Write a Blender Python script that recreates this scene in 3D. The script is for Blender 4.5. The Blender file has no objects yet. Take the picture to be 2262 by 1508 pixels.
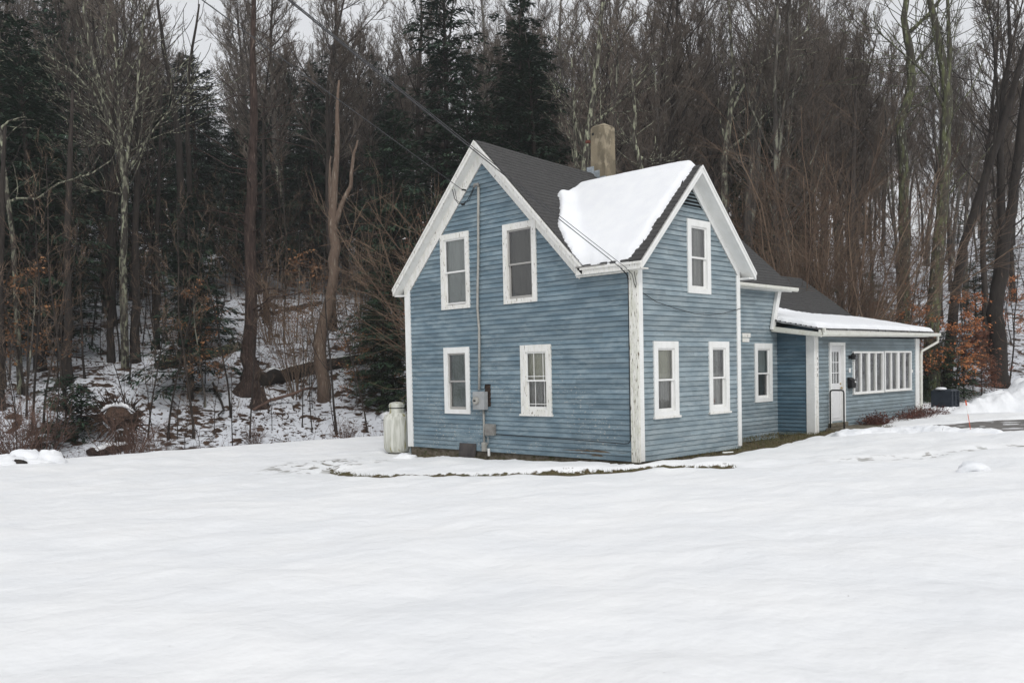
import bpy, math, random
import numpy as np
from mathutils import Matrix, Vector

S = bpy.context.scene
# ------------------------------------------------------------------ camera
F_PX, CY = 2028.95, 885.83
PIT, ROLL, YAW = [math.radians(a) for a in (-1.92736, -1.17375, 44.91076)]
CAM = np.array([-15.38508, -11.70334, 1.86470])
FW = np.array([math.cos(PIT)*math.sin(YAW), math.cos(PIT)*math.cos(YAW), math.sin(PIT)])
RT = np.array([math.cos(YAW), -math.sin(YAW), 0.0]); UP = np.cross(RT, FW)
R2 = RT*math.cos(ROLL)+UP*math.sin(ROLL); U2 = -RT*math.sin(ROLL)+UP*math.cos(ROLL)
cd = bpy.data.cameras.new('camera'); co = bpy.data.objects.new('camera', cd); S.collection.objects.link(co)
co.matrix_world = Matrix([[R2[i], U2[i], -FW[i], CAM[i]] for i in range(3)]+[[0, 0, 0, 1]])
cd.sensor_width = 36; cd.lens = F_PX/2262*36; cd.shift_y = (CY-754)/2262; cd.clip_end = 2000; cd.clip_start = .05
S.camera = co
# ------------------------------------------------------------------ sky, sun, exposure
SUN_EL, SUN_AZ = math.radians(42), math.radians(212)       # azimuth clockwise from +y
W = bpy.data.worlds.new('World'); S.world = W; W.use_nodes = True
nt = W.node_tree; nt.nodes.clear()
sky = nt.nodes.new('ShaderNodeTexSky'); sky.sky_type = 'NISHITA'; sky.sun_disc = False
sky.sun_elevation = SUN_EL; sky.sun_rotation = SUN_AZ; sky.air_density = 1.6; sky.dust_density = 1.0; sky.ozone_density = 1.0
hs = nt.nodes.new('ShaderNodeHueSaturation'); hs.inputs['Saturation'].default_value = .12
bg = nt.nodes.new('ShaderNodeBackground'); bg.inputs[1].default_value = .13
wo = nt.nodes.new('ShaderNodeOutputWorld')
nt.links.new(sky.outputs[0], hs.inputs['Color']); cm = nt.nodes.new('ShaderNodeMix'); cm.data_type = 'RGBA'; cm.inputs[0].default_value = .72      # cloud layer over the sky
cm.inputs[7].default_value = (5.75, 5.85, 6.1, 1); nt.links.new(hs.outputs[0], cm.inputs[6]); nt.links.new(cm.outputs[2], bg.inputs[0]); nt.links.new(bg.outputs[0], wo.inputs[0])
sl = bpy.data.lights.new('sun', 'SUN'); sl.energy = 1.25; sl.angle = math.radians(18); sl.color = (1, .985, .96)
so = bpy.data.objects.new('sun', sl); S.collection.objects.link(so)
sd = Vector((math.sin(SUN_AZ)*math.cos(SUN_EL), math.cos(SUN_AZ)*math.cos(SUN_EL), math.sin(SUN_EL)))
so.rotation_euler = sd.to_track_quat('Z', 'Y').to_euler(); so.location = (0, 0, 60)
S.view_settings.view_transform = 'Standard'; S.view_settings.look = 'None'; S.view_settings.exposure = .12; S.view_settings.gamma = 1
S.cycles.volume_bounces = 0; S.cycles.max_bounces = 6; S.cycles.transparent_max_bounces = 8

# ------------------------------------------------------------------ helpers
def tag(o, label=None, cat=None, group=None, kind=None):
    if label: o['label'] = label
    if cat: o['category'] = cat
    if group: o['group'] = group
    if kind: o['kind'] = kind
    return o
def empty(name, loc, label, cat, group=None):
    o = bpy.data.objects.new(name, None); S.collection.objects.link(o); o.location = loc
    o.empty_display_size = .2
    return tag(o, label, cat, group)
class MB:
    def __init__(s): s.v = []; s.f = []; s.bt = {}
    def add(s, vs, fs):
        n = len(s.v); s.v.extend([tuple(float(c) for c in p) for p in vs]); s.f.extend([tuple(i+n for i in f) for f in fs]); return s
    def box(s, x0, x1, y0, y1, z0, z1):
        return s.add([(x0,y0,z0),(x1,y0,z0),(x1,y1,z0),(x0,y1,z0),(x0,y0,z1),(x1,y0,z1),(x1,y1,z1),(x0,y1,z1)],
                     [(0,3,2,1),(4,5,6,7),(0,1,5,4),(1,2,6,5),(2,3,7,6),(3,0,4,7)])
    def hexa(s, b, t):   # bottom 4 + top 4 points, same winding
        return s.add(list(b)+list(t), [(0,3,2,1),(4,5,6,7),(0,1,5,4),(1,2,6,5),(2,3,7,6),(3,0,4,7)])
    def twig(s, pts, rad): s.bt.setdefault(len(pts), []).append((pts, rad)); return s
    def flush(s):
        for m, L in s.bt.items():
            P = np.array([a for a, _ in L], float); r = np.array([c for _, c in L], float); K = len(L)
            T = np.empty_like(P); T[:, 1:-1] = P[:, 2:]-P[:, :-2]; T[:, 0] = P[:, 1]-P[:, 0]; T[:, -1] = P[:, -1]-P[:, -2]; T /= np.linalg.norm(T, axis=2)[..., None]+1e-12
            ref = np.where(np.abs(T[:, :1, 2:3]) < .8, np.array([0, 0, 1.]), np.array([1., 0, 0])); A = np.cross(T, np.broadcast_to(ref, T.shape)); A /= np.linalg.norm(A, axis=2)[..., None]+1e-9; B = np.cross(T, A)
            an = np.arange(3)*2*math.pi/3; V = P[:, :, None]+r[:, :, None, None]*(A[:, :, None]*np.cos(an)[:, None]+B[:, :, None]*np.sin(an)[:, None])
            k = len(s.v); s.v.extend(map(tuple, V.reshape(-1, 3).tolist()))
            i = np.arange(m-1)[:, None]*3; j = np.arange(3)[None]; a = (i+j).ravel(); c = (i+(j+1) % 3).ravel(); q = np.stack([a, c, c+3, a+3], 1)
            F = (q[None]+(k+np.arange(K)*m*3)[:, None, None]).reshape(-1, 4); s.f.extend(map(tuple, F.tolist()))
        s.bt = {}
    def tube(s, pts, rad, n=6, cap=True):
        if n == 3: return s.twig(pts, np.broadcast_to(np.asarray(rad, float), (len(pts),)))
        pts = np.asarray(pts, float); m = len(pts); rad = np.broadcast_to(np.asarray(rad, float), (m,))
        T = np.zeros_like(pts); T[1:-1] = pts[2:]-pts[:-2]; T[0] = pts[1]-pts[0]; T[-1] = pts[-1]-pts[-2]
        T /= np.linalg.norm(T, axis=1)[:, None]+1e-12
        ref = np.array([0, 0, 1.]) if abs(T[0][2]) < .8 else np.array([1., 0, 0])
        A = np.cross(T, ref); A /= np.linalg.norm(A, axis=1)[:, None]+1e-9; B = np.cross(T, A)
        an = np.arange(n)*2*math.pi/n
        V = pts[:, None, :]+rad[:, None, None]*(A[:, None, :]*np.cos(an)[None, :, None]+B[:, None, :]*np.sin(an)[None, :, None])
        k = len(s.v); s.v.extend(map(tuple, V.reshape(-1, 3).tolist()))
        for i in range(m-1):
            for j in range(n):
                a = k+i*n+j; b = k+i*n+(j+1) % n; s.f.append((a, b, b+n, a+n))
        if cap: s.f.append(tuple(k+j for j in range(n))[::-1]); s.f.append(tuple(k+(m-1)*n+j for j in range(n)))
        return s
    def lathe(s, c, prof, n=24):
        k = len(s.v)
        for r, z in prof:
            for j in range(n): a = 2*math.pi*j/n; s.v.append((c[0]+r*math.cos(a), c[1]+r*math.sin(a), c[2]+z))
        for i in range(len(prof)-1):
            for j in range(n):
                a = k+i*n+j; b = k+i*n+(j+1) % n; s.f.append((a, b, b+n, a+n))
        s.f.append(tuple(k+j for j in range(n))[::-1]); s.f.append(tuple(k+(len(prof)-1)*n+j for j in range(n)))
        return s
    def build(s, name, mat, parent=None, smooth=False, bevel=0, label=None, origin=None):
        s.flush(); me = bpy.data.meshes.new(name)
        v = np.array(s.v, float)
        if origin is not None: v = v-np.array(origin)
        me.from_pydata(v.tolist(), [], s.f); me.materials.append(mat)
        if smooth: me.polygons.foreach_set('use_smooth', [True]*len(me.polygons))
        o = bpy.data.objects.new(name, me); S.collection.objects.link(o)
        if origin is not None: o.location = tuple(origin)
        if parent is not None:
            o.parent = parent
            if origin is None: o.location = tuple(-np.array(parent.location)) if parent.parent is None else (0, 0, 0)
        if bevel:
            m = o.modifiers.new('bevel', 'BEVEL'); m.width = bevel; m.segments = 2; m.limit_method = 'ANGLE'
        if label: o['label'] = label
        me.update(); return o
def ray(px, py):
    d = FW+R2*(px-1131)/F_PX-U2*(py-CY)/F_PX; return d
def at(px, py, w): return CAM+ray(px, py)*w
# vectorised value noise
_rng = np.random.RandomState(7); _T = _rng.rand(256, 256)
def vn(x, y):
    x = np.asarray(x, float); y = np.asarray(y, float)
    xi = np.floor(x).astype(int); yi = np.floor(y).astype(int); fx = x-xi; fy = y-yi
    fx = fx*fx*(3-2*fx); fy = fy*fy*(3-2*fy)
    g = lambda a, b: _T[a % 256, b % 256]
    return (g(xi, yi)*(1-fx)+g(xi+1, yi)*fx)*(1-fy)+(g(xi, yi+1)*(1-fx)+g(xi+1, yi+1)*fx)*fy
def fbm(x, y, o=4):
    r = 0; a = .5
    for i in range(o): r = r+a*vn(np.asarray(x)*2**i+i*17.3, np.asarray(y)*2**i+i*9.1); a *= .5
    return r-.5*(1-.5**o)
def sst(a, b, x): t = np.clip((np.asarray(x, float)-a)/(b-a), 0, 1); return t*t*(3-2*t)

# ------------------------------------------------------------------ materials
def mat(name, col, rough=.8, col2=None, scale=(1,1,1), nscale=5, lo=.35, hi=.65, bump=0, bscale=None, spec=.3, metal=0,
        col3=None, n3=12, lo3=.6, hi3=.66, objrand=0, detail=5, bdist=.02):
    m = bpy.data.materials.new(name); m.use_nodes = True; t = m.node_tree; N = t.nodes; L = t.links
    b = N['Principled BSDF']; b.inputs['Roughness'].default_value = rough; b.inputs['Metallic'].default_value = metal
    b.inputs['Specular IOR Level'].default_value = spec; b.inputs['Base Color'].default_value = (*col, 1)
    tc = N.new('ShaderNodeTexCoord'); mp = N.new('ShaderNodeMapping'); mp.inputs['Scale'].default_value = scale
    L.new(tc.outputs['Object'], mp.inputs['Vector'])
    def nz(sc, lo, hi, vec=mp.outputs[0]):
        n = N.new('ShaderNodeTexNoise'); n.inputs['Scale'].default_value = sc; n.inputs['Detail'].default_value = detail
        L.new(vec, n.inputs['Vector']); r = N.new('ShaderNodeMapRange'); r.inputs[1].default_value = lo; r.inputs[2].default_value = hi
        L.new(n.outputs[0], r.inputs[0]); return n, r.outputs[0]
    out = None
    if col2 is not None:
        n, r = nz(nscale, lo, hi); mx = N.new('ShaderNodeMix'); mx.data_type = 'RGBA'
        mx.inputs[6].default_value = (*col, 1); mx.inputs[7].default_value = (*col2, 1); L.new(r, mx.inputs[0]); out = mx.outputs[2]
    if col3 is not None:
        n, r = nz(n3, lo3, hi3); mx = N.new('ShaderNodeMix'); mx.data_type = 'RGBA'
        if out: L.new(out, mx.inputs[6])
        else: mx.inputs[6].default_value = (*col, 1)
        mx.inputs[7].default_value = (*col3, 1); L.new(r, mx.inputs[0]); out = mx.outputs[2]
    if objrand:
        oi = N.new('ShaderNodeObjectInfo'); r = N.new('ShaderNodeMapRange'); r.inputs[3].default_value = 1-objrand; r.inputs[4].default_value = 1+objrand
        L.new(oi.outputs['Random'], r.inputs[0]); h = N.new('ShaderNodeHueSaturation')
        if out: L.new(out, h.inputs['Color'])
        else: h.inputs['Color'].default_value = (*col, 1)
        L.new(r.outputs[0], h.inputs['Value']); out = h.outputs[0]
    if out: L.new(out, b.inputs['Base Color'])
    if bump:
        n, r = nz(bscale or nscale*3, 0, 1); bp = N.new('ShaderNodeBump'); bp.inputs['Strength'].default_value = bump; bp.inputs['Distance'].default_value = bdist
        L.new(n.outputs[0], bp.inputs['Height']); L.new(bp.outputs[0], b.inputs['Normal'])
    m['mx'] = 0
    return m

def siding_mat(name, c1, c2, c3, along, chip=.0, chipz=(0, 3)):
    m = bpy.data.materials.new(name); m.use_nodes = True; t = m.node_tree; N = t.nodes; L = t.links
    b = N['Principled BSDF']; b.inputs['Roughness'].default_value = .62; b.inputs['Specular IOR Level'].default_value = .3
    tc = N.new('ShaderNodeTexCoord')
    def mapn(sc):
        mp = N.new('ShaderNodeMapping'); mp.inputs['Scale'].default_value = sc; L.new(tc.outputs['Object'], mp.inputs['Vector']); return mp.outputs[0]
    def noise(vec, s, d=4):
        n = N.new('ShaderNodeTexNoise'); n.inputs['Scale'].default_value = s; n.inputs['Detail'].default_value = d; L.new(vec, n.inputs['Vector']); return n.outputs[0]
    def mr(v, a, b_, c=0, d=1):
        r = N.new('ShaderNodeMapRange'); [setattr(r.inputs[i+1], 'default_value', q) for i, q in enumerate((a, b_, c, d))]; L.new(v, r.inputs[0]); return r.outputs[0]
    def mix(f, a, b_):
        x = N.new('ShaderNodeMix'); x.data_type = 'RGBA'; L.new(f, x.inputs[0])
        for k, q in ((6, a), (7, b_)):
            if isinstance(q, tuple): x.inputs[k].default_value = (*q, 1)
            else: L.new(q, x.inputs[k])
        return x.outputs[2]
    def math_(op, a, b_):
        x = N.new('ShaderNodeMath'); x.operation = op
        for k, q in enumerate((a, b_)):
            if isinstance(q, (int, float)): x.inputs[k].default_value = q
            else: L.new(q, x.inputs[k])
        return x.outputs[0]
    mth_ = lambda a_, b_: math_('MULTIPLY', a_, b_)
    sc = (1, 1.0, 3.5) if along == 'y' else (1.0, 1, 3.5)
    st = mapn(sc)
    n1 = noise(st, 1.6, 6); n2 = noise(mapn((1, 1, 2.2)), 1.1, 3)
    sp = N.new('ShaderNodeSeparateXYZ'); L.new(tc.outputs['Object'], sp.inputs[0]); a = sp.outputs['Y' if along == 'y' else 'X']; z = sp.outputs['Z']
    row = math_('FLOOR', math_('DIVIDE', math_('ADD', z, .33), .11), 0)
    seg = math_('FLOOR', math_('ADD', math_('DIVIDE', a, 2.4), math_('MULTIPLY', row, .37)), 0)
    wn = N.new('ShaderNodeTexWhiteNoise'); wn.noise_dimensions = '2D'; cb = N.new('ShaderNodeCombineXYZ'); L.new(row, cb.inputs[0]); L.new(seg, cb.inputs[1]); L.new(cb.outputs[0], wn.inputs['Vector'])
    col = mix(mr(n1, .44, .60), c1, c2)
    col = mix(mth_(mr(n2, .46, .60, 0, .5), mr(noise(st, 5, 4), .42, .58)), col, c3)
    hv = N.new('ShaderNodeHueSaturation'); L.new(col, hv.inputs['Color']); L.new(mr(wn.outputs[0], 0, 1, .86, 1.12), hv.inputs['Value']); col = hv.outputs[0]
    # worn dark grain and white primer chips
    g = noise(mapn((3, 9, 60) if along == 'y' else (9, 3, 60)), 2.2, 5); col = mix(mr(g, .60, .74, 0, .3), col, (.08, .11, .14))
    if chip:
        c_ = noise(mapn((1, 5, 9) if along == 'y' else (5, 1, 9)), 3.0, 4); area = noise(mapn((1, 1, 1)), 1.0, 2)
        zz = mr(z, chipz[0], chipz[1], 1, 0)
        f = math_('MULTIPLY', mr(c_, .70-chip*.1, .72-chip*.1), math_('MULTIPLY', mr(area, .5, .56), zz)); col = mix(f, col, (.50, .49, .44))
        c4 = noise(mapn((1, 7, 22) if along == 'y' else (7, 1, 22)), 2.3, 4)
        f2 = math_('MULTIPLY', mr(c4, .66, .69), zz); col = mix(f2, col, (.09, .08, .07))
    # shadow line under each lap, painted dark into the board colour
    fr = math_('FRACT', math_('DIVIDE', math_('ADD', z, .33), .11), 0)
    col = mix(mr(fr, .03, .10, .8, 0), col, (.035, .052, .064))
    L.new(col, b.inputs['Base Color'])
    bp = N.new('ShaderNodeBump'); bp.inputs['Strength'].default_value = .35; bp.inputs['Distance'].default_value = .006; L.new(g, bp.inputs['Height']); L.new(bp.outputs[0], b.inputs['Normal'])
    return m
M = {}
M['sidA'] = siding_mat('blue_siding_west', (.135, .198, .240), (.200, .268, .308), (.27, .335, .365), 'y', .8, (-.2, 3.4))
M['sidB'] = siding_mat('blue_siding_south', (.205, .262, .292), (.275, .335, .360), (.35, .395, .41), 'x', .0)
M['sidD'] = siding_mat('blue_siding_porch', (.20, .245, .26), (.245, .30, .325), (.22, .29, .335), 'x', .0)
M['sidE'] = siding_mat('blue_siding_painted_shade', (.075, .135, .180), (.105, .17, .215), (.13, .195, .235), 'y', .0)  # darker copy of the siding blue, eave shade put into its colour
M['trim'] = mat('white_trim', (.80, .80, .78), .6, (.72, .72, .69), (2, 2, 1), 3, .4, .75, .1, 30)
M['trimw'] = mat('weathered_white_trim', (.79, .78, .75), .7, (.69, .68, .62), (5, 5, 1.2), 3, .4, .7, .2, 30, col3=(.20, .17, .13), n3=7, lo3=.63, hi3=.68)
M['trimpeel'] = mat('peeling_white_trim', (.77, .76, .71), .75, (.60, .60, .51), (4, 8, 1.2), 3, .4, .65, .3, 30, col3=(.15, .12, .09), n3=6, lo3=.60, hi3=.64)
M['alum'] = mat('gutter_white', (.70, .70, .64), .45, (.58, .57, .49), (1, 3, 3), 4, .45, .8)
M['shingle'] = mat('asphalt_shingle', (.058, .057, .056), .92, (.082, .080, .078), (3, 3, 3), 3, .3, .7, .35, 60, col3=(.043, .042, .042), n3=22, lo3=.5, hi3=.62)
M['conc'] = mat('old_foundation', (.19, .165, .13), .9, (.10, .085, .06), (2, 2, 3), 3, .4, .62, .5, 14, col3=(.07, .075, .03), n3=5, lo3=.55, hi3=.65)
M['chim'] = mat('chimney_stucco', (.27, .225, .155), .9, (.165, .14, .098), (1, 1, .7), 3.2, .42, .58, .5, 20, col3=(.33, .28, .20), n3=4.5, lo3=.54, hi3=.62)
M['flash'] = mat('flashing', (.30, .34, .37), .45, (.42, .46, .49), (1,1,1), 14, .4, .6, .2, 20, metal=.4)
M['brick'] = mat('red_brick', (.15, .055, .04), .9)
M['grey'] = mat('meter_grey', (.36, .37, .37), .5, (.30, .31, .31), (1,1,1), 8, .4, .7)
M['grey2'] = mat('weathered_grey', (.24, .235, .22), .7, (.17, .16, .15), (1,1,1), 9, .4, .7)
M['conduit'] = mat('conduit_grey', (.38, .37, .34), .6, (.30, .29, .26), (1,1,1), 6, .4, .7)
M['black'] = mat('black', (.012, .012, .013), .6)
M['hatch'] = mat('hatch_dark', (.055, .050, .050), .7, (.085, .075, .07), (1,1,1), 5, .4, .6)
M['wood'] = mat('bare_wood', (.17, .135, .095), .9, (.10, .075, .055), (1, 1, 9), 4, .4, .6, .3, 20)
M['lath'] = mat('exposed_sheathing', (.035, .025, .02), .9, (.09, .06, .04), (1, 1, 4), 6, .5, .65)
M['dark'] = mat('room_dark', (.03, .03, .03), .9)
M['curt_grey'] = mat('shade_grey', (.50, .53, .51), .85, (.42, .44, .43), (1,1,.2), 6, .3, .7)
M['curt_dark'] = mat('shade_dark', (.10, .095, .08), .85, (.125, .12, .10), (1,1,1), 3, .3, .7)
M['curt_green'] = mat('curtain_green_grey', (.25, .30, .28), .85, (.20, .24, .22), (14,14,.2), 2, .3, .7)
M['curt_beige'] = mat('curtain_beige', (.70, .68, .54), .85, (.56, .54, .44), (12,12,.2), 2, .3, .7)
M['curt_lace'] = mat('curtain_lace', (.55, .54, .51), .85, (.26, .25, .24), (9,9,.3), 2, .3, .7)
M['blind'] = mat('vertical_blind', (.72, .72, .66), .8, (.5, .5, .46), (11,11,.15), 2, .35, .65)
M['door'] = mat('door_white', (.70, .70, .70), .45)
M['brass'] = mat('brass', (.45, .33, .16), .35, metal=.8)
M['snow'] = mat('roof_snow', (.86, .87, .88), .75, (.83, .84, .86), (1,1,1), 3, .4, .6, .35, 6, spec=.2)
def glass_mat():
    m = bpy.data.materials.new('window_glass'); m.use_nodes = True; t = m.node_tree; N = t.nodes; L = t.links
    N.remove(N['Principled BSDF']); o = [n for n in N if n.type == 'OUTPUT_MATERIAL'][0]
    tr = N.new('ShaderNodeBsdfTransparent'); tr.inputs[0].default_value = (.86, .88, .87, 1)
    gl = N.new('ShaderNodeBsdfGlossy'); gl.inputs['Roughness'].default_value = .03; gl.inputs[0].default_value = (.9, .9, .9, 1)
    fr = N.new('ShaderNodeFresnel'); fr.inputs[0].default_value = 1.5; mp = N.new('ShaderNodeMath'); mp.operation = 'MULTIPLY_ADD'; mp.inputs[1].default_value = 1.8; mp.inputs[2].default_value = .03
    L.new(fr.outputs[0], mp.inputs[0]); mx = N.new('ShaderNodeMixShader'); L.new(mp.outputs[0], mx.inputs[0]); L.new(tr.outputs[0], mx.inputs[1]); L.new(gl.outputs[0], mx.inputs[2]); L.new(mx.outputs[0], o.inputs[0])
    tc = N.new('ShaderNodeTexCoord'); n = N.new('ShaderNodeTexNoise'); n.inputs['Scale'].default_value = 3; L.new(tc.outputs['Object'], n.inputs['Vector'])
    bp = N.new('ShaderNodeBump'); bp.inputs['Strength'].default_value = .15; bp.inputs['Distance'].default_value = .02; L.new(n.outputs[0], bp.inputs['Height']); L.new(bp.outputs[0], gl.inputs['Normal'])
    return m
M['glass'] = glass_mat()

# ------------------------------------------------------------------ terrain
def lawn(x, y):
    x = np.asarray(x, float); y = np.asarray(y, float)
    return -.13-.026*np.clip(y, -10, 8.5)+.016*np.clip(x, -7, 18)-.0*x
EDGE = np.array([(-160, 68), (-60, 34), (-7, 17.1), (4, 13.9), (13, 12.2), (20, 8), (26.5, 2), (36, -8), (60, -30), (120, -80)], float)
def edge_d(x, y):
    x = np.asarray(x, float); y = np.asarray(y, float); best = np.full(x.shape, 1e9); sg = np.zeros(x.shape)
    for a, b in zip(EDGE[:-1], EDGE[1:]):
        ab = b-a; l2 = ab@ab; t = np.clip(((x-a[0])*ab[0]+(y-a[1])*ab[1])/l2, 0, 1)
        dx = x-a[0]-t*ab[0]; dy = y-a[1]-t*ab[1]; d = np.hypot(dx, dy); s = np.where(ab[0]*(y-a[1])-ab[1]*(x-a[0]) > 0, 1, -1)
        m = d < best; best = np.where(m, d, best); sg = np.where(m, s, sg)
    return best*sg
def ground(x, y):
    x = np.asarray(x, float); y = np.asarray(y, float); d = edge_d(x, y); base = lawn(x, y)
    kr = sst(2, 22, x)
    drop = (1-kr)*1.15*sst(0, 2.4, d); dd = np.clip(d-2.5*(1-kr), 0, None)
    sl_ = .325*(1-kr)+.25*kr; rise = sl_*dd; top = 30*(1-kr)+19*kr
    rise = np.where(rise < top*.7, rise, top*.7+(top*.5)*(1-np.exp(-(rise-top*.7)/(top*.5))))
    n = fbm(x/7, y/7, 3)*1.3*sst(3, 12, d)+fbm(x/1.7, y/1.7, 3)*.35*sst(1, 5, d)
    return base-drop+rise+n
def gz(x, y): return float(ground(np.array([x]), np.array([y]))[0])
def hit(px, py, w0=24, w1=220):
    d = ray(px, py); ws = np.arange(w0, w1, .1); P = CAM[None]+ws[:, None]*d[None]
    g = ground(P[:, 0], P[:, 1]); k = np.where((P[:, 2] < g) & (edge_d(P[:, 0], P[:, 1]) > .5))[0]
    return P[k[0]] if len(k) else P[-1]
def depth(P): return float((np.asarray(P)-CAM)@FW)

# melt mask: 1 = bare grass
ARC = [(-3.0, 6.9), (-3.55, 6.1), (-3.75, 5.0), (-3.75, 3.9), (-3.2, 2.3), (-2.6, 1.2), (-1.95, .35), (-1.2, -.4), (-.6, -1.0), (.15, -1.9)]
def pdist(x, y, P):
    best = np.full(np.shape(x), 1e9); par = np.zeros(np.shape(x)); acc = 0
    for a, b in zip(P[:-1], P[1:]):
        a = np.array(a); b = np.array(b); ab = b-a; l = np.hypot(*ab); t = np.clip(((x-a[0])*ab[0]+(y-a[1])*ab[1])/(l*l), 0, 1)
        d = np.hypot(x-a[0]-t*ab[0], y-a[1]-t*ab[1]); m = d < best; best = np.where(m, d, best); par = np.where(m, acc+t*l, par); acc += l
    return best, par/acc
def melt(x, y):
    n = fbm(x*1.3, y*1.3, 3)
    d, s = pdist(x, y, ARC); wd = .13+.13*sst(.35, .95, s)+n*.34
    a = 1-sst(wd-.09, wd+.09, d); a = a*(1-.35*(1-sst(.0, .35, s)))
    # along A wall, along B, C and D walls
    A = (1-sst(.32, .46, -x+n*.25))*(y > -.5)*(y < 7.75)*(x < .4)
    Bw = .28+.55*sst(1.5, 4.2, x)+n*.35; B = (1-sst(Bw-.1, Bw+.1, -y))*(x > -.35)*(x < 4.3)*(y < .5)
    Cw = 1.6-y; C_ = (x > 3.9)*(x < 8.7)*(1-sst(-.1, .15, -.75+.13*(x-4)-y+n*.6))*(y < 2)
    D = (y < 1)*(x > 8.2)*(x < 11.3)*(1-sst(-.1, .15, -.35-y-.12*(x-8.5)+n*.5))
    return np.clip(np.maximum.reduce([a, A, B, C_, D]), 0, 1)
DRV = [(10.2, -1.6), (11.2, -2.6), (13.0, -6), (16, -13), (20, -24)]
def drive(x, y):
    d, s = pdist(x, y, DRV); wd = .55+1.6*sst(0, .12, s)+fbm(x*.9, y*.9, 3)*.9
    return 1-sst(wd-.12, wd+.12, d)
def axis(lo, hi, f0, f1, st, gr):
    a = list(np.arange(f0, f1, st)); s = st; v = f0
    L_ = []
    while v > lo: s *= gr; v -= s; L_.append(v)
    R_ = []; s = st; v = a[-1]
    while v < hi: s *= gr; v += s; R_.append(v)
    return np.array(L_[::-1]+a+R_)
us = axis(-170, 170, -19, 20, .15, 1.035); wsx = axis(-40, 260, 3, 37, .14, 1.03)
U, Wg = np.meshgrid(us, wsx)
fx, fy = math.sin(YAW), math.cos(YAW)
GX = CAM[0]+fx*Wg+fy*U; GY = CAM[1]+fy*Wg-fx*U
GZ = ground(GX, GY); ed = edge_d(GX, GY); ml = melt(GX, GY); dv = drive(GX, GY)
near = 1-sst(-2, 2, ed)
rip = (fbm(GX/1.9+3, GY/1.9, 3)*.17+fbm(GX/.6, GY/.6, 3)*.115)
rough_n = fbm(GX/.35+9, GY/.35, 3)
foot = 1-sst(0, 3.2, np.hypot(GX-3.2, GY+5.6)*.6)
GZ = GZ+near*rip
# snow thrown off the roof lies as a low ridge between the wall and the bare arc
rd, rs = pdist(GX, GY, [(-2.6, 7.0), (-2.2, 4.0), (-1.0, .6), (-.3, -.8), (1.0, -1.6)])
GZ += near*(.06+.05*rough_n)*(1-sst(.5, 1.15, rd))*(1-ml)
# trodden patch left of the tank
tp = 1-sst(.8, 2.0, np.hypot(GX+3.0, GY-7.2)); GZ += tp*rough_n*.10*(1-ml)
tr, ts = pdist(GX, GY, [(.3, -2.4), (2.5, -4.4), (5.2, -5.6), (9, -6.3)]); GZ -= near*(.03+.06*np.abs(rough_n))*(1-sst(.12, .45, tr))
tr2, ts = pdist(GX, GY, [(.9, -1.6), (3.5, -3.0), (6.0, -3.7), (9, -4.6)]); GZ -= near*(.02+.05*np.abs(rough_n))*(1-sst(.1, .4, tr2))
GZ -= ml*.07; GZ -= dv*.10
hs_ = ((GX > .1) & (GX < 15.5) & (GY > .9) & (GY < 6.9)); GZ = np.where(hs_, GZ-.3, GZ)
me = bpy.data.meshes.new('ground'); nu, nw = len(us), len(wsx)
V = np.stack([GX.ravel(), GY.ravel(), GZ.ravel()], 1)
idx = np.arange(nu*nw).reshape(nw, nu); Q = np.stack([idx[:-1, :-1], idx[:-1, 1:], idx[1:, 1:], idx[1:, :-1]], -1).reshape(-1, 4)
me.vertices.add(len(V)); me.vertices.foreach_set('co', V.ravel()); me.loops.add(Q.size); me.loops.foreach_set('vertex_index', Q.ravel())
me.polygons.add(len(Q)); me.polygons.foreach_set('loop_start', np.arange(0, Q.size, 4)); me.polygons.foreach_set('loop_total', np.full(len(Q), 4)); me.polygons.foreach_set('use_smooth', np.ones(len(Q), bool))
me.update(); me.validate()
at_ = me.attributes.new('bare', 'FLOAT', 'POINT'); at_.data.foreach_set('value', ml.ravel())
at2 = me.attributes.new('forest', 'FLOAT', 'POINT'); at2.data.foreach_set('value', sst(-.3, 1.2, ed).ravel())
at3 = me.attributes.new('scuff', 'FLOAT', 'POINT'); at3.data.foreach_set('value', (tp*.9+.8*(1-sst(.1, .5, tr))*sst(.1,.3,ts)).ravel().clip(0, 1))
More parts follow.
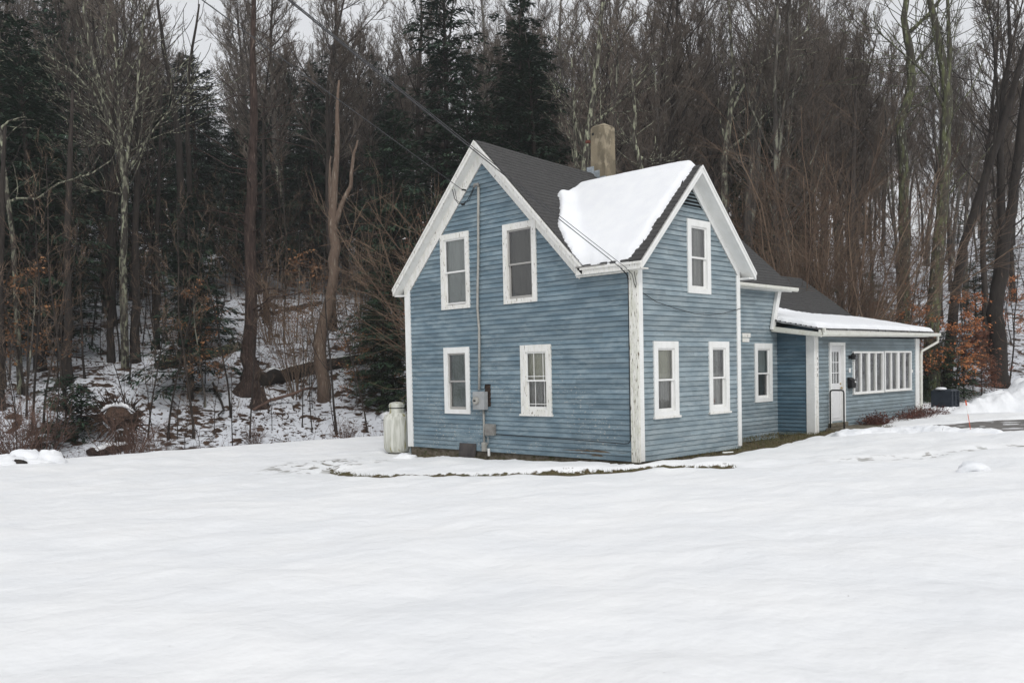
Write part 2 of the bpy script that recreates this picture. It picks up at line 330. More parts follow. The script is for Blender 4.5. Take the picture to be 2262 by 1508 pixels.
def ground_mat():
    m = bpy.data.materials.new('snow_ground'); m.use_nodes = True; t = m.node_tree; N = t.nodes; L = t.links
    b = N['Principled BSDF']; b.inputs['Roughness'].default_value = .8; b.inputs['Specular IOR Level'].default_value = .2
    tc = N.new('ShaderNodeTexCoord')
    def noise(s, d=4, sc=(1, 1, 1)):
        mp = N.new('ShaderNodeMapping'); mp.inputs['Scale'].default_value = sc; L.new(tc.outputs['Object'], mp.inputs['Vector'])
        n = N.new('ShaderNodeTexNoise'); n.inputs['Scale'].default_value = s; n.inputs['Detail'].default_value = d; L.new(mp.outputs[0], n.inputs['Vector']); return n.outputs[0]
    def mr(v, a, b_, c=0, d=1):
        r = N.new('ShaderNodeMapRange'); [setattr(r.inputs[i+1], 'default_value', q) for i, q in enumerate((a, b_, c, d))]; L.new(v, r.inputs[0]); return r.outputs[0]
    def mix(f, a, b_):
        x = N.new('ShaderNodeMix'); x.data_type = 'RGBA'; L.new(f, x.inputs[0])
        for k, q in ((6, a), (7, b_)):
            if isinstance(q, tuple): x.inputs[k].default_value = (*q, 1)
            else: L.new(q, x.inputs[k])
        return x.outputs[2]
    def mth(op, a, b_):
        x = N.new('ShaderNodeMath'); x.operation = op
        for k, q in enumerate((a, b_)):
            if isinstance(q, (int, float)): x.inputs[k].default_value = q
            else: L.new(q, x.inputs[k])
        return x.outputs[0]
    def attr(n): a = N.new('ShaderNodeAttribute'); a.attribute_name = n; return a.outputs['Fac']
    snow = mix(mr(noise(.6, 5), .35, .65), (.83, .84, .85), (.88, .882, .88))
    # specks of twigs and leaves on the lawn
    snow = mix(mr(noise(34, 2), .775, .79), snow, (.16, .13, .10))
    earth = mix(mr(noise(7, 5), .4, .6), (.062, .054, .026), (.085, .050, .030)); earth = mix(mr(noise(40, 4), .45, .62), earth, (.13, .115, .06))
    bare = mr(mth('ADD', attr('bare'), mr(noise(6, 5), .3, .7, -.38, .38)), .42, .58)
    sc = mth('MULTIPLY', attr('scuff'), mr(noise(3.2, 4, (1, 1, 1)), .54, .60)); bare2 = mth('MAXIMUM', bare, mth('MULTIPLY', sc, .85))
    litter = mix(mr(noise(5, 4), .4, .6), (.045, .030, .022), (.085, .05, .032))
    lm = mth('MAXIMUM', mth('MAXIMUM', mr(noise(1.6, 9, (1, 1, .5)), .57, .60), mr(noise(5.5, 6, (1, 1, .6)), .60, .63)), mth('MULTIPLY', mr(noise(.35, 4), .54, .60), mr(noise(3, 5), .46, .54)))
    c = mix(mth('MULTIPLY', lm, attr('forest')), mix(attr('forest'), snow, (.66, .68, .72)), litter)  # woodland snow greyed in its colour to stand for shade under the trees
    c = mix(bare2, c, earth); L.new(c, b.inputs['Base Color'])
    bp = N.new('ShaderNodeBump'); bp.inputs['Strength'].default_value = .7; bp.inputs['Distance'].default_value = .06; L.new(noise(3.0, 3, (1.0, 1.0, 1)), bp.inputs['Height']); L.new(bp.outputs[0], b.inputs['Normal'])
    return m
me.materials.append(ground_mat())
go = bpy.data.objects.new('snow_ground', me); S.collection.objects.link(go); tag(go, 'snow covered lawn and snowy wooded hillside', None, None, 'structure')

# driveway sheet
b = MB(); pl = []
P0 = np.array(DRV); nS, nT = 60, 14
for i in range(nS+1):
    s = i/nS*(len(P0)-1); k = min(int(s), len(P0)-2); c = P0[k]+(P0[k+1]-P0[k])*(s-k); tdir = P0[k+1]-P0[k]; tdir /= np.hypot(*tdir); nrm = np.array([-tdir[1], tdir[0]])
    for j in range(nT+1): q = c+nrm*(j/nT-.5)*7.5; b.v.append((q[0], q[1], float(lawn(q[0], q[1]))-.055))
for i in range(nS):
    for j in range(nT): a = i*(nT+1)+j; b.f.append((a, a+1, a+nT+2, a+nT+1))
M['drive'] = mat('wet_driveway', (.13, .122, .115), .55, (.20, .185, .175), (1,1,1), 2.2, .35, .65, .2, 30, col3=(.62, .62, .63), n3=1.1, lo3=.60, hi3=.63)
d_ = b.build('driveway', M['drive']); tag(d_, 'grey wet driveway between ploughed snow', None, None, 'structure')

# ================================================================== HOUSE
HOUSE = empty('house', (4, 3, -.1), 'weathered blue clapboard farmhouse with white trim and snow on its roofs', 'house')
BD = .11
def subtract(lo, hi, holes):
    segs = [(lo, hi)]
    for h0, h1 in holes:
        n = []
        for a, b in segs:
            if h1 <= a or h0 >= b: n.append((a, b)); continue
            if h0 > a: n.append((a, h0))
            if h1 < b: n.append((h1, b))
        segs = n
    return [(a, b) for a, b in segs if b-a > .01]
def siding(name, axis, pos, out, lim, z0, z1, holes, m, label=None):
    """lapped boards on plane axis=pos facing out (-1/+1); lim(z)->(lo,hi); holes=[(a0,a1,z0,z1)]"""
    b = MB(); n = 0; z = z0
    rr = random.Random(hash(name) % 1000+int(pos*10))
    while z < z1-1e-6:
        zt = min(z+BD, z1); lb, lt = lim(z), lim(zt)
        if lb[1]-lb[0] > .02:
            hh = [(h[0], h[1]) for h in holes if h[2] < zt-.02 and h[3] > z+.02]
            for a, c in subtract(lb[0], lb[1], hh):
                at_, ct = max(a, lt[0]), min(c, lt[1])
                if ct < at_: at_ = ct = (at_+ct)/2
                j = rr.uniform(-.0015, .0015); p0 = pos+out*(.024+j); p1 = pos+out*.004
                q = lambda u, d, zz: (d, u, zz) if axis == 'x' else (u, d, zz)
                V = [q(a, p0, z), q(c, p0, z), q(ct, p1, zt), q(at_, p1, zt), q(a, pos-out*.01, z), q(c, pos-out*.01, z)]
                b.add(V, [(0, 1, 2, 3), (4, 5, 1, 0)])
        z = zt
    return b.build(name, m, HOUSE, label=label)

AP, HW = 4.58, 3.07     # main gable apex y, half width
zs = lambda y: 6.889-abs(y-AP)           # wall height under main rake
def lim_gable(c, zap, lo, hi, zflat):
    def f(z):
        h = max(0, zap-z); return (max(lo, c-h), min(hi, c+h))
    return f
def limA(z):
    h = 6.86-z
    lo, hi = AP-h, min(7.65, AP+h)
    if z < 3.9: lo = 0
    return (max(0, lo), hi)
WIN = {  # name: plane axis, a0,a1,z0,z1 (outer casing)
 'A1': (5.10, 6.17, 3.43, 5.32), 'A2': (2.82, 3.90, 3.43, 5.30), 'A3': (5.17, 6.13, .80, 2.47), 'A4': (2.42, 3.39, .83, 2.44),
 'B1': (1.83, 2.74, 3.50, 5.14), 'B2': (.52, 1.42, .80, 2.42), 'B3': (2.63, 3.47, .80, 2.43), 'C1': (7.22, 8.16, .84, 2.47)}
def hole(k): a0, a1, z0, z1 = WIN[k]; return (a0+.09, a1-.09, z0+.09, z1-.09)
holesA = [hole(k) for k in ('A1', 'A2', 'A3', 'A4')]+[(4.44, 4.65, 1.0, 1.51), (4.86, 5.70, -.3, .27)]
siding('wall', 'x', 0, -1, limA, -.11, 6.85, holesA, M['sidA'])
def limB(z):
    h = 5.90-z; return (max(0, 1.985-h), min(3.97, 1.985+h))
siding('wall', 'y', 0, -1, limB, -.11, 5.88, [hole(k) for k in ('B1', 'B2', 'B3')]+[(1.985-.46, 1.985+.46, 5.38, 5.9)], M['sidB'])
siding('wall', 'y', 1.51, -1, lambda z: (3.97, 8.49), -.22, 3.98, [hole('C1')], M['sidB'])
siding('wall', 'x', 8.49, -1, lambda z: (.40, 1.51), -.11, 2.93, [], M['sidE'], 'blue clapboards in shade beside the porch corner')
DW = [(10.86, 12.93, .96, 2.215), (13.03, 15.10, .97, 2.225)]; DOOR = (9.36, 10.31, .17, 2.47)
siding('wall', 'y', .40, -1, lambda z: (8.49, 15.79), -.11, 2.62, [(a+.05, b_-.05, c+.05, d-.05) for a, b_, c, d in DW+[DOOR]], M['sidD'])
# far walls (plain)
bk = MB(); bk.box(3.95, 3.97, .02, 1.5, -.2, 4.0); bk.box(.02, 8.47, 7.63, 7.65, -.3, 3.95); bk.box(8.47, 8.50, 1.52, 7.63, 2.9, 3.95); bk.box(15.77, 15.79, .42, 7.0, -.2, 2.8); bk.box(8.5, 15.77, 6.98, 7.0, -.2, 3.2)
for x in (8.47,): bk.add([(x, 1.6, 3.95), (x, 7.6, 3.95), (x, AP, 6.8)], [(0, 1, 2)])
bk.add([(15.78, .45, 2.7), (15.78, 6.98, 3.2), (15.78, 4.93, 4.9), (15.78, 2.75, 3.3)], [(0, 1, 2, 3)])
bk.build('wall', M['sidB'], HOUSE, label='plain blue walls on the far side')
# ground storey floor slab keeps rooms dark
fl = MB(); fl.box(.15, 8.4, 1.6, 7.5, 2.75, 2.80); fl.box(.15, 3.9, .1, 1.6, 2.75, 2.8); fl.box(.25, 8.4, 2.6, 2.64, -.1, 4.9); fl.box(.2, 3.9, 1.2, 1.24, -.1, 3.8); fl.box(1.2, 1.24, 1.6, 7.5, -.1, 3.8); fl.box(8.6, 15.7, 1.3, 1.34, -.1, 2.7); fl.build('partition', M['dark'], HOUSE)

# foundation
fd = MB(); fd.box(.03, .25, .1, 7.62, -.6, -.09); fd.box(.1, 3.9, .03, .25, -.6, -.1); fd.box(3.9, 8.5, 1.54, 1.7, -.6, -.2); fd.box(8.52, 8.7, .43, 1.5, -.6, -.10); fd.box(8.6, 15.76, .43, .6, -.6, -.1)
fd.build('foundation', M['conc'], HOUSE)

# ---- trim boards
def part(name, m, fn, **k):
    b = MB(); fn(b); return b.build(name, m, HOUSE, **k)
part('corner_board', M['trimpeel'], lambda b: b.box(-.045, .01, -.045, .165, -.115, 3.90), label='white corner board with peeling paint')
part('corner_board', M['trim'], lambda b: b.box(.012, .15, -.045, .01, -.10, 3.92))
part('corner_board', M['trim'], lambda b: b.hexa([(-.042, 7.45, -.11), (.02, 7.45, -.11), (.02, 7.665, -.11), (-.042, 7.665, -.11)], [(-.042, 7.45, 4.06), (.02, 7.45, 4.06), (.02, 7.665, 3.86), (-.042, 7.665, 3.86)]))
part('corner_board', M['trim'], lambda b: b.box(3.84, 3.985, -.042, .1, -.05, 4.0))
part('corner_board', M['trim'], lambda b: b.box(8.45, 8.50, .355, .60, -.09, 2.76), label='wide white porch corner board')
part('corner_board', M['trimw'], lambda b: b.box(8.505, 8.70, .36, .41, -.09, 2.66))
part('corner_board', M['trim'], lambda b: b.box(15.50, 15.81, .355, .45, .02, 2.63))
part('corner_board', M['trim'], lambda b: b.hexa([(8.02, 1.40, 2.86), (8.20, 1.40, 2.86), (8.20, 1.46, 2.86), (8.02, 1.46, 2.86)], [(8.42, 1.40, 3.97), (8.60, 1.40, 3.97), (8.60, 1.50, 3.97), (8.42, 1.50, 3.97)]), label='slanting white trim board at the porch roof')

# ---- roofs
def sag(x, t): return -.042*min(max(x, 0), 5.6)*t-.03*math.sin(min(max(x/5.6, 0), 1)*math.pi)*t
def shingled(name, P, nx, ncourse, m, flip=False, lip=.019, z_f=None):
    """P(s,t)->(x,y,z) surface; s along the eave 0..1, t from eave to ridge; each course overlaps the one below"""
    b = MB(); 
    for i in range(ncourse):
        t0, t1 = i/ncourse, (i+1)/ncourse; k = len(b.v)
        for j in range(nx+1):
            s = j/nx; p0 = P(s, t0); p1 = P(s, t1); w = .0015*math.sin(j*2.1+i*1.7)
            b.v.append((p0[0], p0[1], p0[2]-.01)); b.v.append((p0[0], p0[1], p0[2]+lip+w)); b.v.append(tuple(p1))
        for j in range(nx):
            a = k+j*3; fs = [(a, a+3, a+4, a+1), (a+1, a+4, a+5, a+2)]
            b.f.extend([f[::-1] for f in fs] if flip else fs)
    return b.build(name, m, HOUSE)
zr = lambda x, y: 7.40-abs(y-AP)+sag(x, max(0, 1-abs(y-AP)/3.3))
def Pm(side):
    def f(s, t):
        x = -.24+s*(8.97+.24); y = AP+side*(3.31*(1-t)); return (x, y, zr(x, y))
    return f
# the south slope is cut at the valley with the wing roof: x limit depends on y
def Pms(s, t):
    y = AP-3.31*(1-t); x0 = -.24
    x = x0+s*(8.97-x0); return (x, y, zr(x, y))
roof_main = shingled('roof', Pms, 30, 33, M['shingle'])
roof_main['label'] = 'grey shingled main roof'
rn = shingled('roof_slope', Pm(1), 20, 33, M['shingle'], True); rn.parent = roof_main; rn.location = (0, 0, 0)
WR = lambda x: 6.29-abs(x-1.985)
def Pw(side):
    def f(s, t):
        x = 1.985+side*2.225*(1-t); z = WR(x); yend = z-2.82+.02     # where it meets main slope
        y = -.32+s*(yend+.32); return (x, y, z)
    return f
roof_w = shingled('roof', Pw(-1), 6, 22, M['shingle'], True); roof_w['label'] = 'steep gabled wing roof'
r2_ = shingled('roof_slope', Pw(1), 6, 22, M['shingle']); r2_.parent = roof_w; r2_.location = (0, 0, 0)
# porch and ell roof
XE = 16.45
def Pl(s, t): 
    y = .02+2.73*t; x = 8.18+s*(XE-8.18)
    if s == 0: x = 8.18+(.42 if y > 1.45 else 0)
    return (x, y, 2.835+.21*(y-.02)-.02*max(0, 1-abs(x-8.9)/2.0)*(1-t))
roof_l = shingled('roof', Pl, 24, 18, M['shingle']); roof_l['label'] = 'low porch roof with shallow then steep slope'
z27 = 2.835+.21*2.73
def Pu(s, t): y = 2.75+2.18*t; x = 8.47+s*(XE-8.47); return (x, y, z27+(5.06-z27)*t)
r3_ = shingled('roof_slope', Pu, 24, 20, M['shingle']); r3_.parent = roof_l; r3_.location = (0, 0, 0)
def Pu2(s, t): y = 7.2-2.27*t; x = 8.47+s*(XE-8.47); return (x, y, 3.2+(5.06-3.2)*t)
r4_ = shingled('roof_slope', Pu2, 12, 20, M['shingle'], True); r4_.parent = roof_l; r4_.location = (0, 0, 0)
part('ridge_cap', M['black'], lambda b: b.box(9.02, 10.0, 4.84, 5.0, 5.03, 5.085))

# rake fascia, soffit, frieze built as sheared boards that follow the slope
def rake(b, axis, c, zt, pos0, pos1, half, sgn, d0, d1, start=0):
    """board in plane between pos0..pos1 (thickness across), from apex c outwards to half; vertical band [zt-d1, zt-d0]"""
    def q(u, p, z): return (p, u, z) if axis == 'x' else (u, p, z)
    a0, a1 = c+sgn*start, c+sgn*half; z0, z1 = zt-start, zt-half
    b.hexa([q(a0, pos0, z0-d1), q(a0, pos1, z0-d1), q(a1, pos1, z1-d1), q(a1, pos0, z1-d1)],
           [q(a0, pos0, z0-d0), q(a0, pos1, z0-d0), q(a1, pos1, z1-d0), q(a1, pos0, z1-d0)])
def rakes(b):
    for sg, half in ((1, 3.31), (-1, 3.33)):
        rake(b, 'x', AP, 7.40, -.262, -.20, half, sg, .03, .19)          # fascia
        rake(b, 'x', AP, 7.40, -.285, -.263, half, sg, .015, .075)       # crown moulding
part('fascia', M['trimw'], rakes)
def soff(b):
    for sg, half in ((1, 3.31), (-1, 3.31)): rake(b, 'x', AP, 7.40, -.20, .02, half, sg, .17, .20)
    b.hexa([(-.2, 7.6, 3.88), (.0, 7.6, 3.88), (.0, 7.89, 3.88), (-.2, 7.89, 3.88)], [(-.2, 7.6, 3.91), (.0, 7.6, 3.91), (.0, 7.89, 3.91), (-.2, 7.89, 3.91)])
part('soffit', M['trim'], soff)
def frz(b):
    rake(b, 'x', AP, 7.40, -.034, .01, 3.10, 1, .20, .52)
    rake(b, 'x', AP, 7.40, -.034, .01, 3.05, -1, .20, .52)
    b.box(-.0345, .01, -.03, 1.62, 3.86, 4.0)
part('frieze', M['trimw'], frz)
def rakesB(b):
    for sg in (1, -1):
        rake(b, 'y', 1.985, 6.29, -.345, -.285, 2.225, sg, .03, .18); rake(b, 'y', 1.985, 6.29, -.365, -.346, 2.225, sg, .015, .07)
part('fascia', M['trim'], rakesB)
part('soffit', M['trim'], lambda b: [rake(b, 'y', 1.985, 6.29, -.285, .02, 2.2, sg, .16, .19) for sg in (1, -1)] and b.box(3.96, 4.2, -.30, .5, 3.90, 3.94))
part('frieze', M['trim'], lambda b: [rake(b, 'y', 1.985, 6.29, -.034, .01, 2.0, sg, .19, .37) for sg in (1, -1)])
def eaveW(b):
    b.box(-.262, -.20, -.32, 1.42, 3.885, 4.035); b.box(-.2, .02, -.30, 1.5, 3.885, 3.91); b.box(-.29, -.263, -.33, 1.30, 3.985, 4.035)
part('fascia', M['trimw'], eaveW, label='white eave board under the snow covered wing roof')
part('fascia', M['trim'], lambda b: b.box(4.17, 4.215, -.30, 1.3, 3.90, 4.03))
part('fascia', M['trim'], lambda b: b.box(-.2, 8.9, 7.85, 7.89, 3.90, 4.05))
# drip edge (dark metal) under wing snow
part('drip_edge', M['grey2'], lambda b: b.box(-.30, -.22, .6, 1.40, 4.037, 4.062))
# rake boards at the hidden east ends
part('fascia', M['trim'], lambda b: [rake(b, 'x', AP, 7.17, 8.90, 8.93, 3.31, sg, .04, .16) for sg in (1,)])

def gutter(name, pts, r=.055, m='alum', **k):
    b = MB(); pts = [np.array(p, float) for p in pts]; n = 8
    for a, c in zip(pts[:-1], pts[1:]):
        d = c-a; d /= np.linalg.norm(d); nx_ = np.cross(d, (0, 0, 1)); nx_ /= np.linalg.norm(nx_)
        prof = [(-r, r*.9), (-r*.95, -r*.2), (-r*.6, -r*.8), (0, -r), (r*.6, -r*.8), (r*.95, -r*.2), (r, r*.9), (r*.85, r*.9), (r*.8, -.1*r), (0, -r*.8), (-r*.8, -.1*r), (-r*.85, r*.9)]
        kk = len(b.v)
        for P in (a, c):
            for u, w in prof: b.v.append(tuple(P+nx_*u+np.array((0, 0, w))))
        L_ = len(prof)
        for i in range(L_): j = (i+1) % L_; b.f.append((kk+i, kk+j, kk+L_+j, kk+L_+i))
        b.f.append(tuple(kk+i for i in range(L_))); b.f.append(tuple(kk+L_+i for i in range(L_))[::-1])
    return b.build(name, M[m], HOUSE, **k)
gutter('gutter', [(3.99, 1.22, 4.015), (9.16, 1.22, 4.0)], label='white gutter overhanging the set back wall')
part('fascia', M['trim'], lambda b: b.box(3.98, 8.95, 1.275, 1.31, 3.93, 4.04))
part('soffit', M['trim'], lambda b: b.box(3.98, 8.55, 1.31, 1.50, 3.93, 3.955))
gutter('gutter', [(8.16, .0, 2.66), (XE+.05, -.03, 2.755)], .06, label='long white porch gutter')
part('fascia', M['trimw'], lambda b: b.hexa([(8.18, .05, 2.62), (XE, .05, 2.70), (XE, .09, 2.70), (8.18, .09, 2.62)], [(8.18, .05, 2.80), (XE, .05, 2.81), (XE, .09, 2.81), (8.18, .09, 2.80)]))
part('fascia', M['alum'], lambda b: [b.hexa([(8.13, .0, 2.59), (8.2, .0, 2.59), (8.2, 1.47, 2.80), (8.13, 1.47, 2.80)], [(8.13, .0, 2.72), (8.2, .0, 2.72), (8.2, 1.47, 2.95), (8.13, 1.47, 2.95)]),
      b.hexa([(8.10, -.02, 2.60), (8.13, -.02, 2.60), (8.13, 1.47, 2.81), (8.10, 1.47, 2.81)], [(8.10, -.02, 2.64), (8.13, -.02, 2.64), (8.13, 1.47, 2.86), (8.10, 1.47, 2.86)])], label='white rake board on the west edge of the porch roof')
part('soffit', M['trim'], lambda b: b.hexa([(8.2, .09, 2.62), (15.9, .09, 2.68), (15.9, .40, 2.68), (8.2, .40, 2.62)], [(8.2, .09, 2.64), (15.9, .09, 2.70), (15.9, .40, 2.70), (8.2, .40, 2.64)]))
part('soffit', M['trim'], lambda b: b.hexa([(8.2, .4, 2.64), (8.5, .4, 2.64), (8.5, 1.5, 2.80), (8.2, 1.5, 2.80)], [(8.2, .4, 2.66), (8.5, .4, 2.66), (8.5, 1.5, 2.82), (8.2, 1.5, 2.82)]))
part('downspout', M['alum'], lambda b: (b.hexa([(8.25, -.06, 2.70), (8.36, -.06, 2.67), (8.36, .0, 2.67), (8.25, .0, 2.70)], [(8.22, -.06, 2.83), (8.30, -.06, 2.84), (8.30, .0, 2.84), (8.22, .0, 2.83)])), label='broken white downspout elbow at the gutter corner')
part('downspout', M['alum'], lambda b: b.tube([(16.4, -.02, 2.72), (16.4, -.02, 2.52), (15.86, .30, 2.22), (15.84, .31, 2.1), (15.84, .31, .2)], .042, 8))
part('rafter_tail', M['lath'], lambda b: b.box(15.82, 16.4, .12, 2.5, 2.62, 2.74))
# fascia of the ell's east end
part('fascia', M['trim'], lambda b: b.hexa([(XE-.03, .1, 2.70), (XE, .1, 2.70), (XE, 2.75, 3.27), (XE-.03, 2.75, 3.27)], [(XE-.03, .1, 2.80), (XE, .1, 2.80), (XE, 2.75, 3.37), (XE-.03, 2.75, 3.37)]))
# gable vent
vt = MB()
for i in range(6):
    z = 5.39+i*.078; h = 5.89-z
    if h > .05: vt.hexa([(1.985-h*.92, -.03, z), (1.985+h*.92, -.03, z), (1.985+h*.92, -.024, z-.0), (1.985-h*.92, -.024, z)], [(1.985-h*.8, .03, z+.055), (1.985+h*.8, .03, z+.055), (1.985+h*.8, .036, z+.055), (1.985-h*.8, .036, z+.055)])
vp = vt.build('gable_vent', M['sidB'], HOUSE, label='triangular louvred vent under the wing gable')
b = MB(); b.box(1.5, 2.47, .04, .05, 5.36, 5.9); b.build('backing', M['black'], vp).location = (0, 0, 0)
# ---- chimney
b = MB(); b.hexa([(4.12, 4.12, 6.2), (4.60, 4.12, 6.2), (4.60, 4.66, 6.2), (4.12, 4.66, 6.2)], [(4.10, 4.10, 8.40), (4.54, 4.10, 8.40), (4.54, 4.60, 8.40), (4.10, 4.60, 8.40)])
b.hexa([(4.095, 4.095, 8.40), (4.545, 4.095, 8.40), (4.545, 4.605, 8.40), (4.095, 4.605, 8.40)], [(4.17, 4.17, 8.48), (4.47, 4.17, 8.46), (4.47, 4.53, 8.46), (4.17, 4.53, 8.48)])
ch = b.build('chimney', M['chim'], roof_main, bevel=.02, label='leaning tan stuccoed chimney'); ch.location = (0, 0, 0)
b = MB()
for i, (y0, y1) in enumerate([(4.10, 4.30), (4.30, 4.50), (4.50, 4.74)]):
    zz = zr(4.1, (y0+y1)/2); b.box(4.085, 4.118, y0, y1, zz-.15, zz+.20)
b.add([(3.95, 4.0, zr(3.95, 4.0)+.02), (4.12, 4.0, zr(4.1, 4.0)+.02), (4.12, 4.6, zr(4.1, 4.6)+.02), (3.95, 4.6, zr(3.95, 4.6)+.02)], [(0, 1, 2, 3)]); b.box(4.10, 4.62, 4.07, 4.12, 6.6, 6.98)
b.build('flashing', M['flash'], ch).location = (0, 0, 0)
b = MB(); b.box(4.03, 4.12, 4.62, 4.72, 8.02, 8.09); b.build('brick', M['brick'], ch, label='one bare red brick').location = (0, 0, 0)
b = MB(); b.box(4.098, 4.11, 4.48, 4.55, 8.2, 8.27); b.build('thimble_hole', M['black'], ch).location = (0, 0, 0)

# ---- windows
def window(key, axis, pos, out, casing_m, curtain, sash='trim', muntin=None, meet=.5, sill=True, curtain_lo=None, label=None, wcas=.115, dark_frame=False):
    a0, a1, z0, z1 = WIN[key]
    q = lambda u, d, z: (pos+out*d, u, z) if axis == 'x' else (u, pos+out*d, z)
    def bx(b, u0, u1, d0, d1, zz0, zz1): 
        p = q(u0, d0, zz0); r = q(u1, d1, zz1); b.box(min(p[0], r[0]), max(p[0], r[0]), min(p[1], r[1]), max(p[1], r[1]), zz0, zz1)
    b = MB(); c = wcas
    bx(b, a0, a0+c, -.01, .045, z0, z1); bx(b, a1-c, a1, -.01, .045, z0, z1)
    bx(b, a0+c, a1-c, -.01, .044, z1-c*1.05, z1); bx(b, a0+c, a1-c, -.01, .044, z0, z0+c*.75)
    # jamb lining
    i0, i1, j0, j1 = a0+c, a1-c, z0+c*.75, z1-c*1.05
    for u in ((i0-.02, i0+.012), (i1-.012, i1+.02)): bx(b, u[0], u[1], -.12, .0435, j0, j1)
    bx(b, i0, i1, -.12, .0425, j1-.012, j1+.02); bx(b, i0, i1, -.12, .0425, j0-.02, j0+.012)
    w = b.build('window', M[casing_m], HOUSE, label=label)
    def sub(name, m, fn, **k):
        b = MB(); fn(b); o = b.build(name, M[m], w, **k); o.location = (0, 0, 0); return o
    if sill: sub('sill', 'trimw', lambda b: bx(b, a0-.03, a1+.03, -.01, .075, z0-.035, z0+.01))
    zm = j0+(j1-j0)*meet; s = .05
    def sash_(b, lo, hi, d):
        bx(b, i0+.012, i0+.012+s, d-.03, d, lo, hi); bx(b, i1-.012-s, i1-.012, d-.03, d, lo, hi)
        bx(b, i0+s, i1-s, d-.029, d-.001, hi-s*.8, hi); bx(b, i0+s, i1-s, d-.029, d-.001, lo, lo+s*(1.3 if lo < zm-.1 else .8))
    sub('sash', sash, lambda b: sash_(b, zm-.02, j1-.012, .012)); sub('sash', sash, lambda b: sash_(b, j0+.012, zm+.02, -.022))
    def pane(b, d, lo, hi): b.add([q(i0+.03, d, lo), q(i1-.03, d, lo), q(i1-.03, d, hi), q(i0+.03, d, hi)], [(0, 1, 2, 3)] if (axis == 'y') == (out < 0) else [(3, 2, 1, 0)])
    sub('pane', 'glass', lambda b: pane(b, -.006, zm, j1-.02)); sub('pane', 'glass', lambda b: pane(b, -.040, j0+.03, zm))
    if muntin == 'prairie':
        def mu(b):
            for u in (.2, .62): uu = i0+(i1-i0)*u; bx(b, uu-.008, uu+.008, -.004, .004, zm, j1-.04)
            for zz in (zm+.10, ): bx(b, i0+.05, i1-.05, -.0035, .0035, zz-.008, zz+.008)
            for u in (.2, .62): uu = i0+(i1-i0)*u; bx(b, uu-.006, uu+.006, -.038, -.03, j0+.06, zm)
            bx(b, i0+.05, i1-.05, -.0375, -.0305, j0+.13, j0+.146)
        sub('muntin', 'trim', mu)
    # curtain: pleated sheet behind the glass
    def curt(b, lo, hi, d0, amp, n, u0=0, u1=1):
        k = len(b.v)
        for j in range(n+1):
            u = i0+(i1-i0)*(u0+(u1-u0)*j/n); d = d0+amp*math.sin(j*1.9+math.sin(j*.7)*2)
            b.v.append(q(u, d, lo)); b.v.append(q(u, d, hi))
        for j in range(n): a = k+2*j; b.f.append((a, a+2, a+3, a+1))
    if curtain: sub('curtain', curtain, lambda b: curt(b, zm if curtain_lo else j0, j1, -.085, .012, 26))
    if curtain_lo: sub('curtain', curtain_lo, lambda b: curt(b, j0, zm, -.10, .012, 26))
    return w
M['sashgrey'] = mat('sash_grey', (.36, .35, .33), .6)
M['sashdark'] = mat('sash_weathered', (.52, .51, .48), .6)
window('A1', 'x', 0, -1, 'trimw', 'curt_grey', sill=False, wcas=.12, label='upstairs window with grey shade and gap under the sash')
window('A2', 'x', 0, -1, 'trimw', 'curt_dark', 'sashgrey', sill=False, wcas=.13, label='upstairs window with dark blind and grey sashes')
window('A3', 'x', 0, -1, 'trim', 'curt_green', 'sashgrey', sill=False, wcas=.13, label='downstairs window beside the electric meter')
window('A4', 'x', 0, -1, 'trimw', 'curt_beige', 'trim', 'prairie', wcas=.14, curtain_lo='curt_lace', label='downstairs window with beige curtain and thin glazing bars')
window('B1', 'y', 0, -1, 'trim', 'curt_lace', 'trim', sill=False, wcas=.13, label='window in the wing gable')
window('B2', 'y', 0, -1, 'trim', 'curt_beige', 'trim', wcas=.13, curtain_lo='curt_lace', label='wing window near the peeling corner board')
window('B3', 'y', 0, -1, 'trim', 'curt_lace', 'trim', wcas=.13, label='wing window with long drapes')
window('C1', 'y', 1.51, -1, 'trim', 'curt_grey', 'trim', sill=False, wcas=.14, curtain_lo='curt_dark', label='single window in the set back wall')
part('sill_gap', M['lath'], lambda b: (b.box(-.016, .012, 5.30, 5.98, 3.515, 3.545)), label='dark rotten gap under the upstairs sash')
# porch window bands
for (a0, a1, z0, z1), lb in zip(DW, ('four light porch window band next to the lantern', 'four light porch window band near the end of the porch')):
    b = MB(); y0, y1 = .33, .42; c = .055
    b.box(a0, a0+c, y0, y1, z0, z1); b.box(a1-c, a1, y0, y1, z0, z1); b.box(a0+c, a1-c, y0+.001, y1, z1-c, z1); b.box(a0+c, a1-c, y0+.001, y1, z0, z0+c)
    mid = (a0+a1)/2; b.box(mid-.07, mid+.07, y0+.002, y1, z0+c, z1-c)
    for u in (.25, .75): xx = a0+(a1-a0)*u; b.box(xx-.035, xx+.035, y0+.01, y1, z0+c, z1-c)
    w = b.build('window', M['trim'], HOUSE, label=lb)
    g = MB(); g.add([(a0+.03, .385, z0+.03), (a1-.03, .385, z0+.03), (a1-.03, .385, z1-.03), (a0+.03, .385, z1-.03)], [(0, 1, 2, 3)]); g.build('pane', M['glass'], w).location = (0, 0, 0)
    g = MB(); k = 0; n = 44
    for j in range(n):
        x0 = a0+.05+(a1-a0-.1)*j/n; x1 = a0+.05+(a1-a0-.1)*(j+.92)/n; g.add([(x0, .46, z0+.05), (x1, .485, z0+.05), (x1, .485, z1-.04), (x0, .46, z1-.04)], [(0, 1, 2, 3)])
    g.build('blind', M['blind'], w).location = (0, 0, 0)
    s_ = MB(); s_.box(a0-.01, a1+.01, .315, .42, z0-.02, z0); s_.build('sill', M['trimw'], w).location = (0, 0, 0)
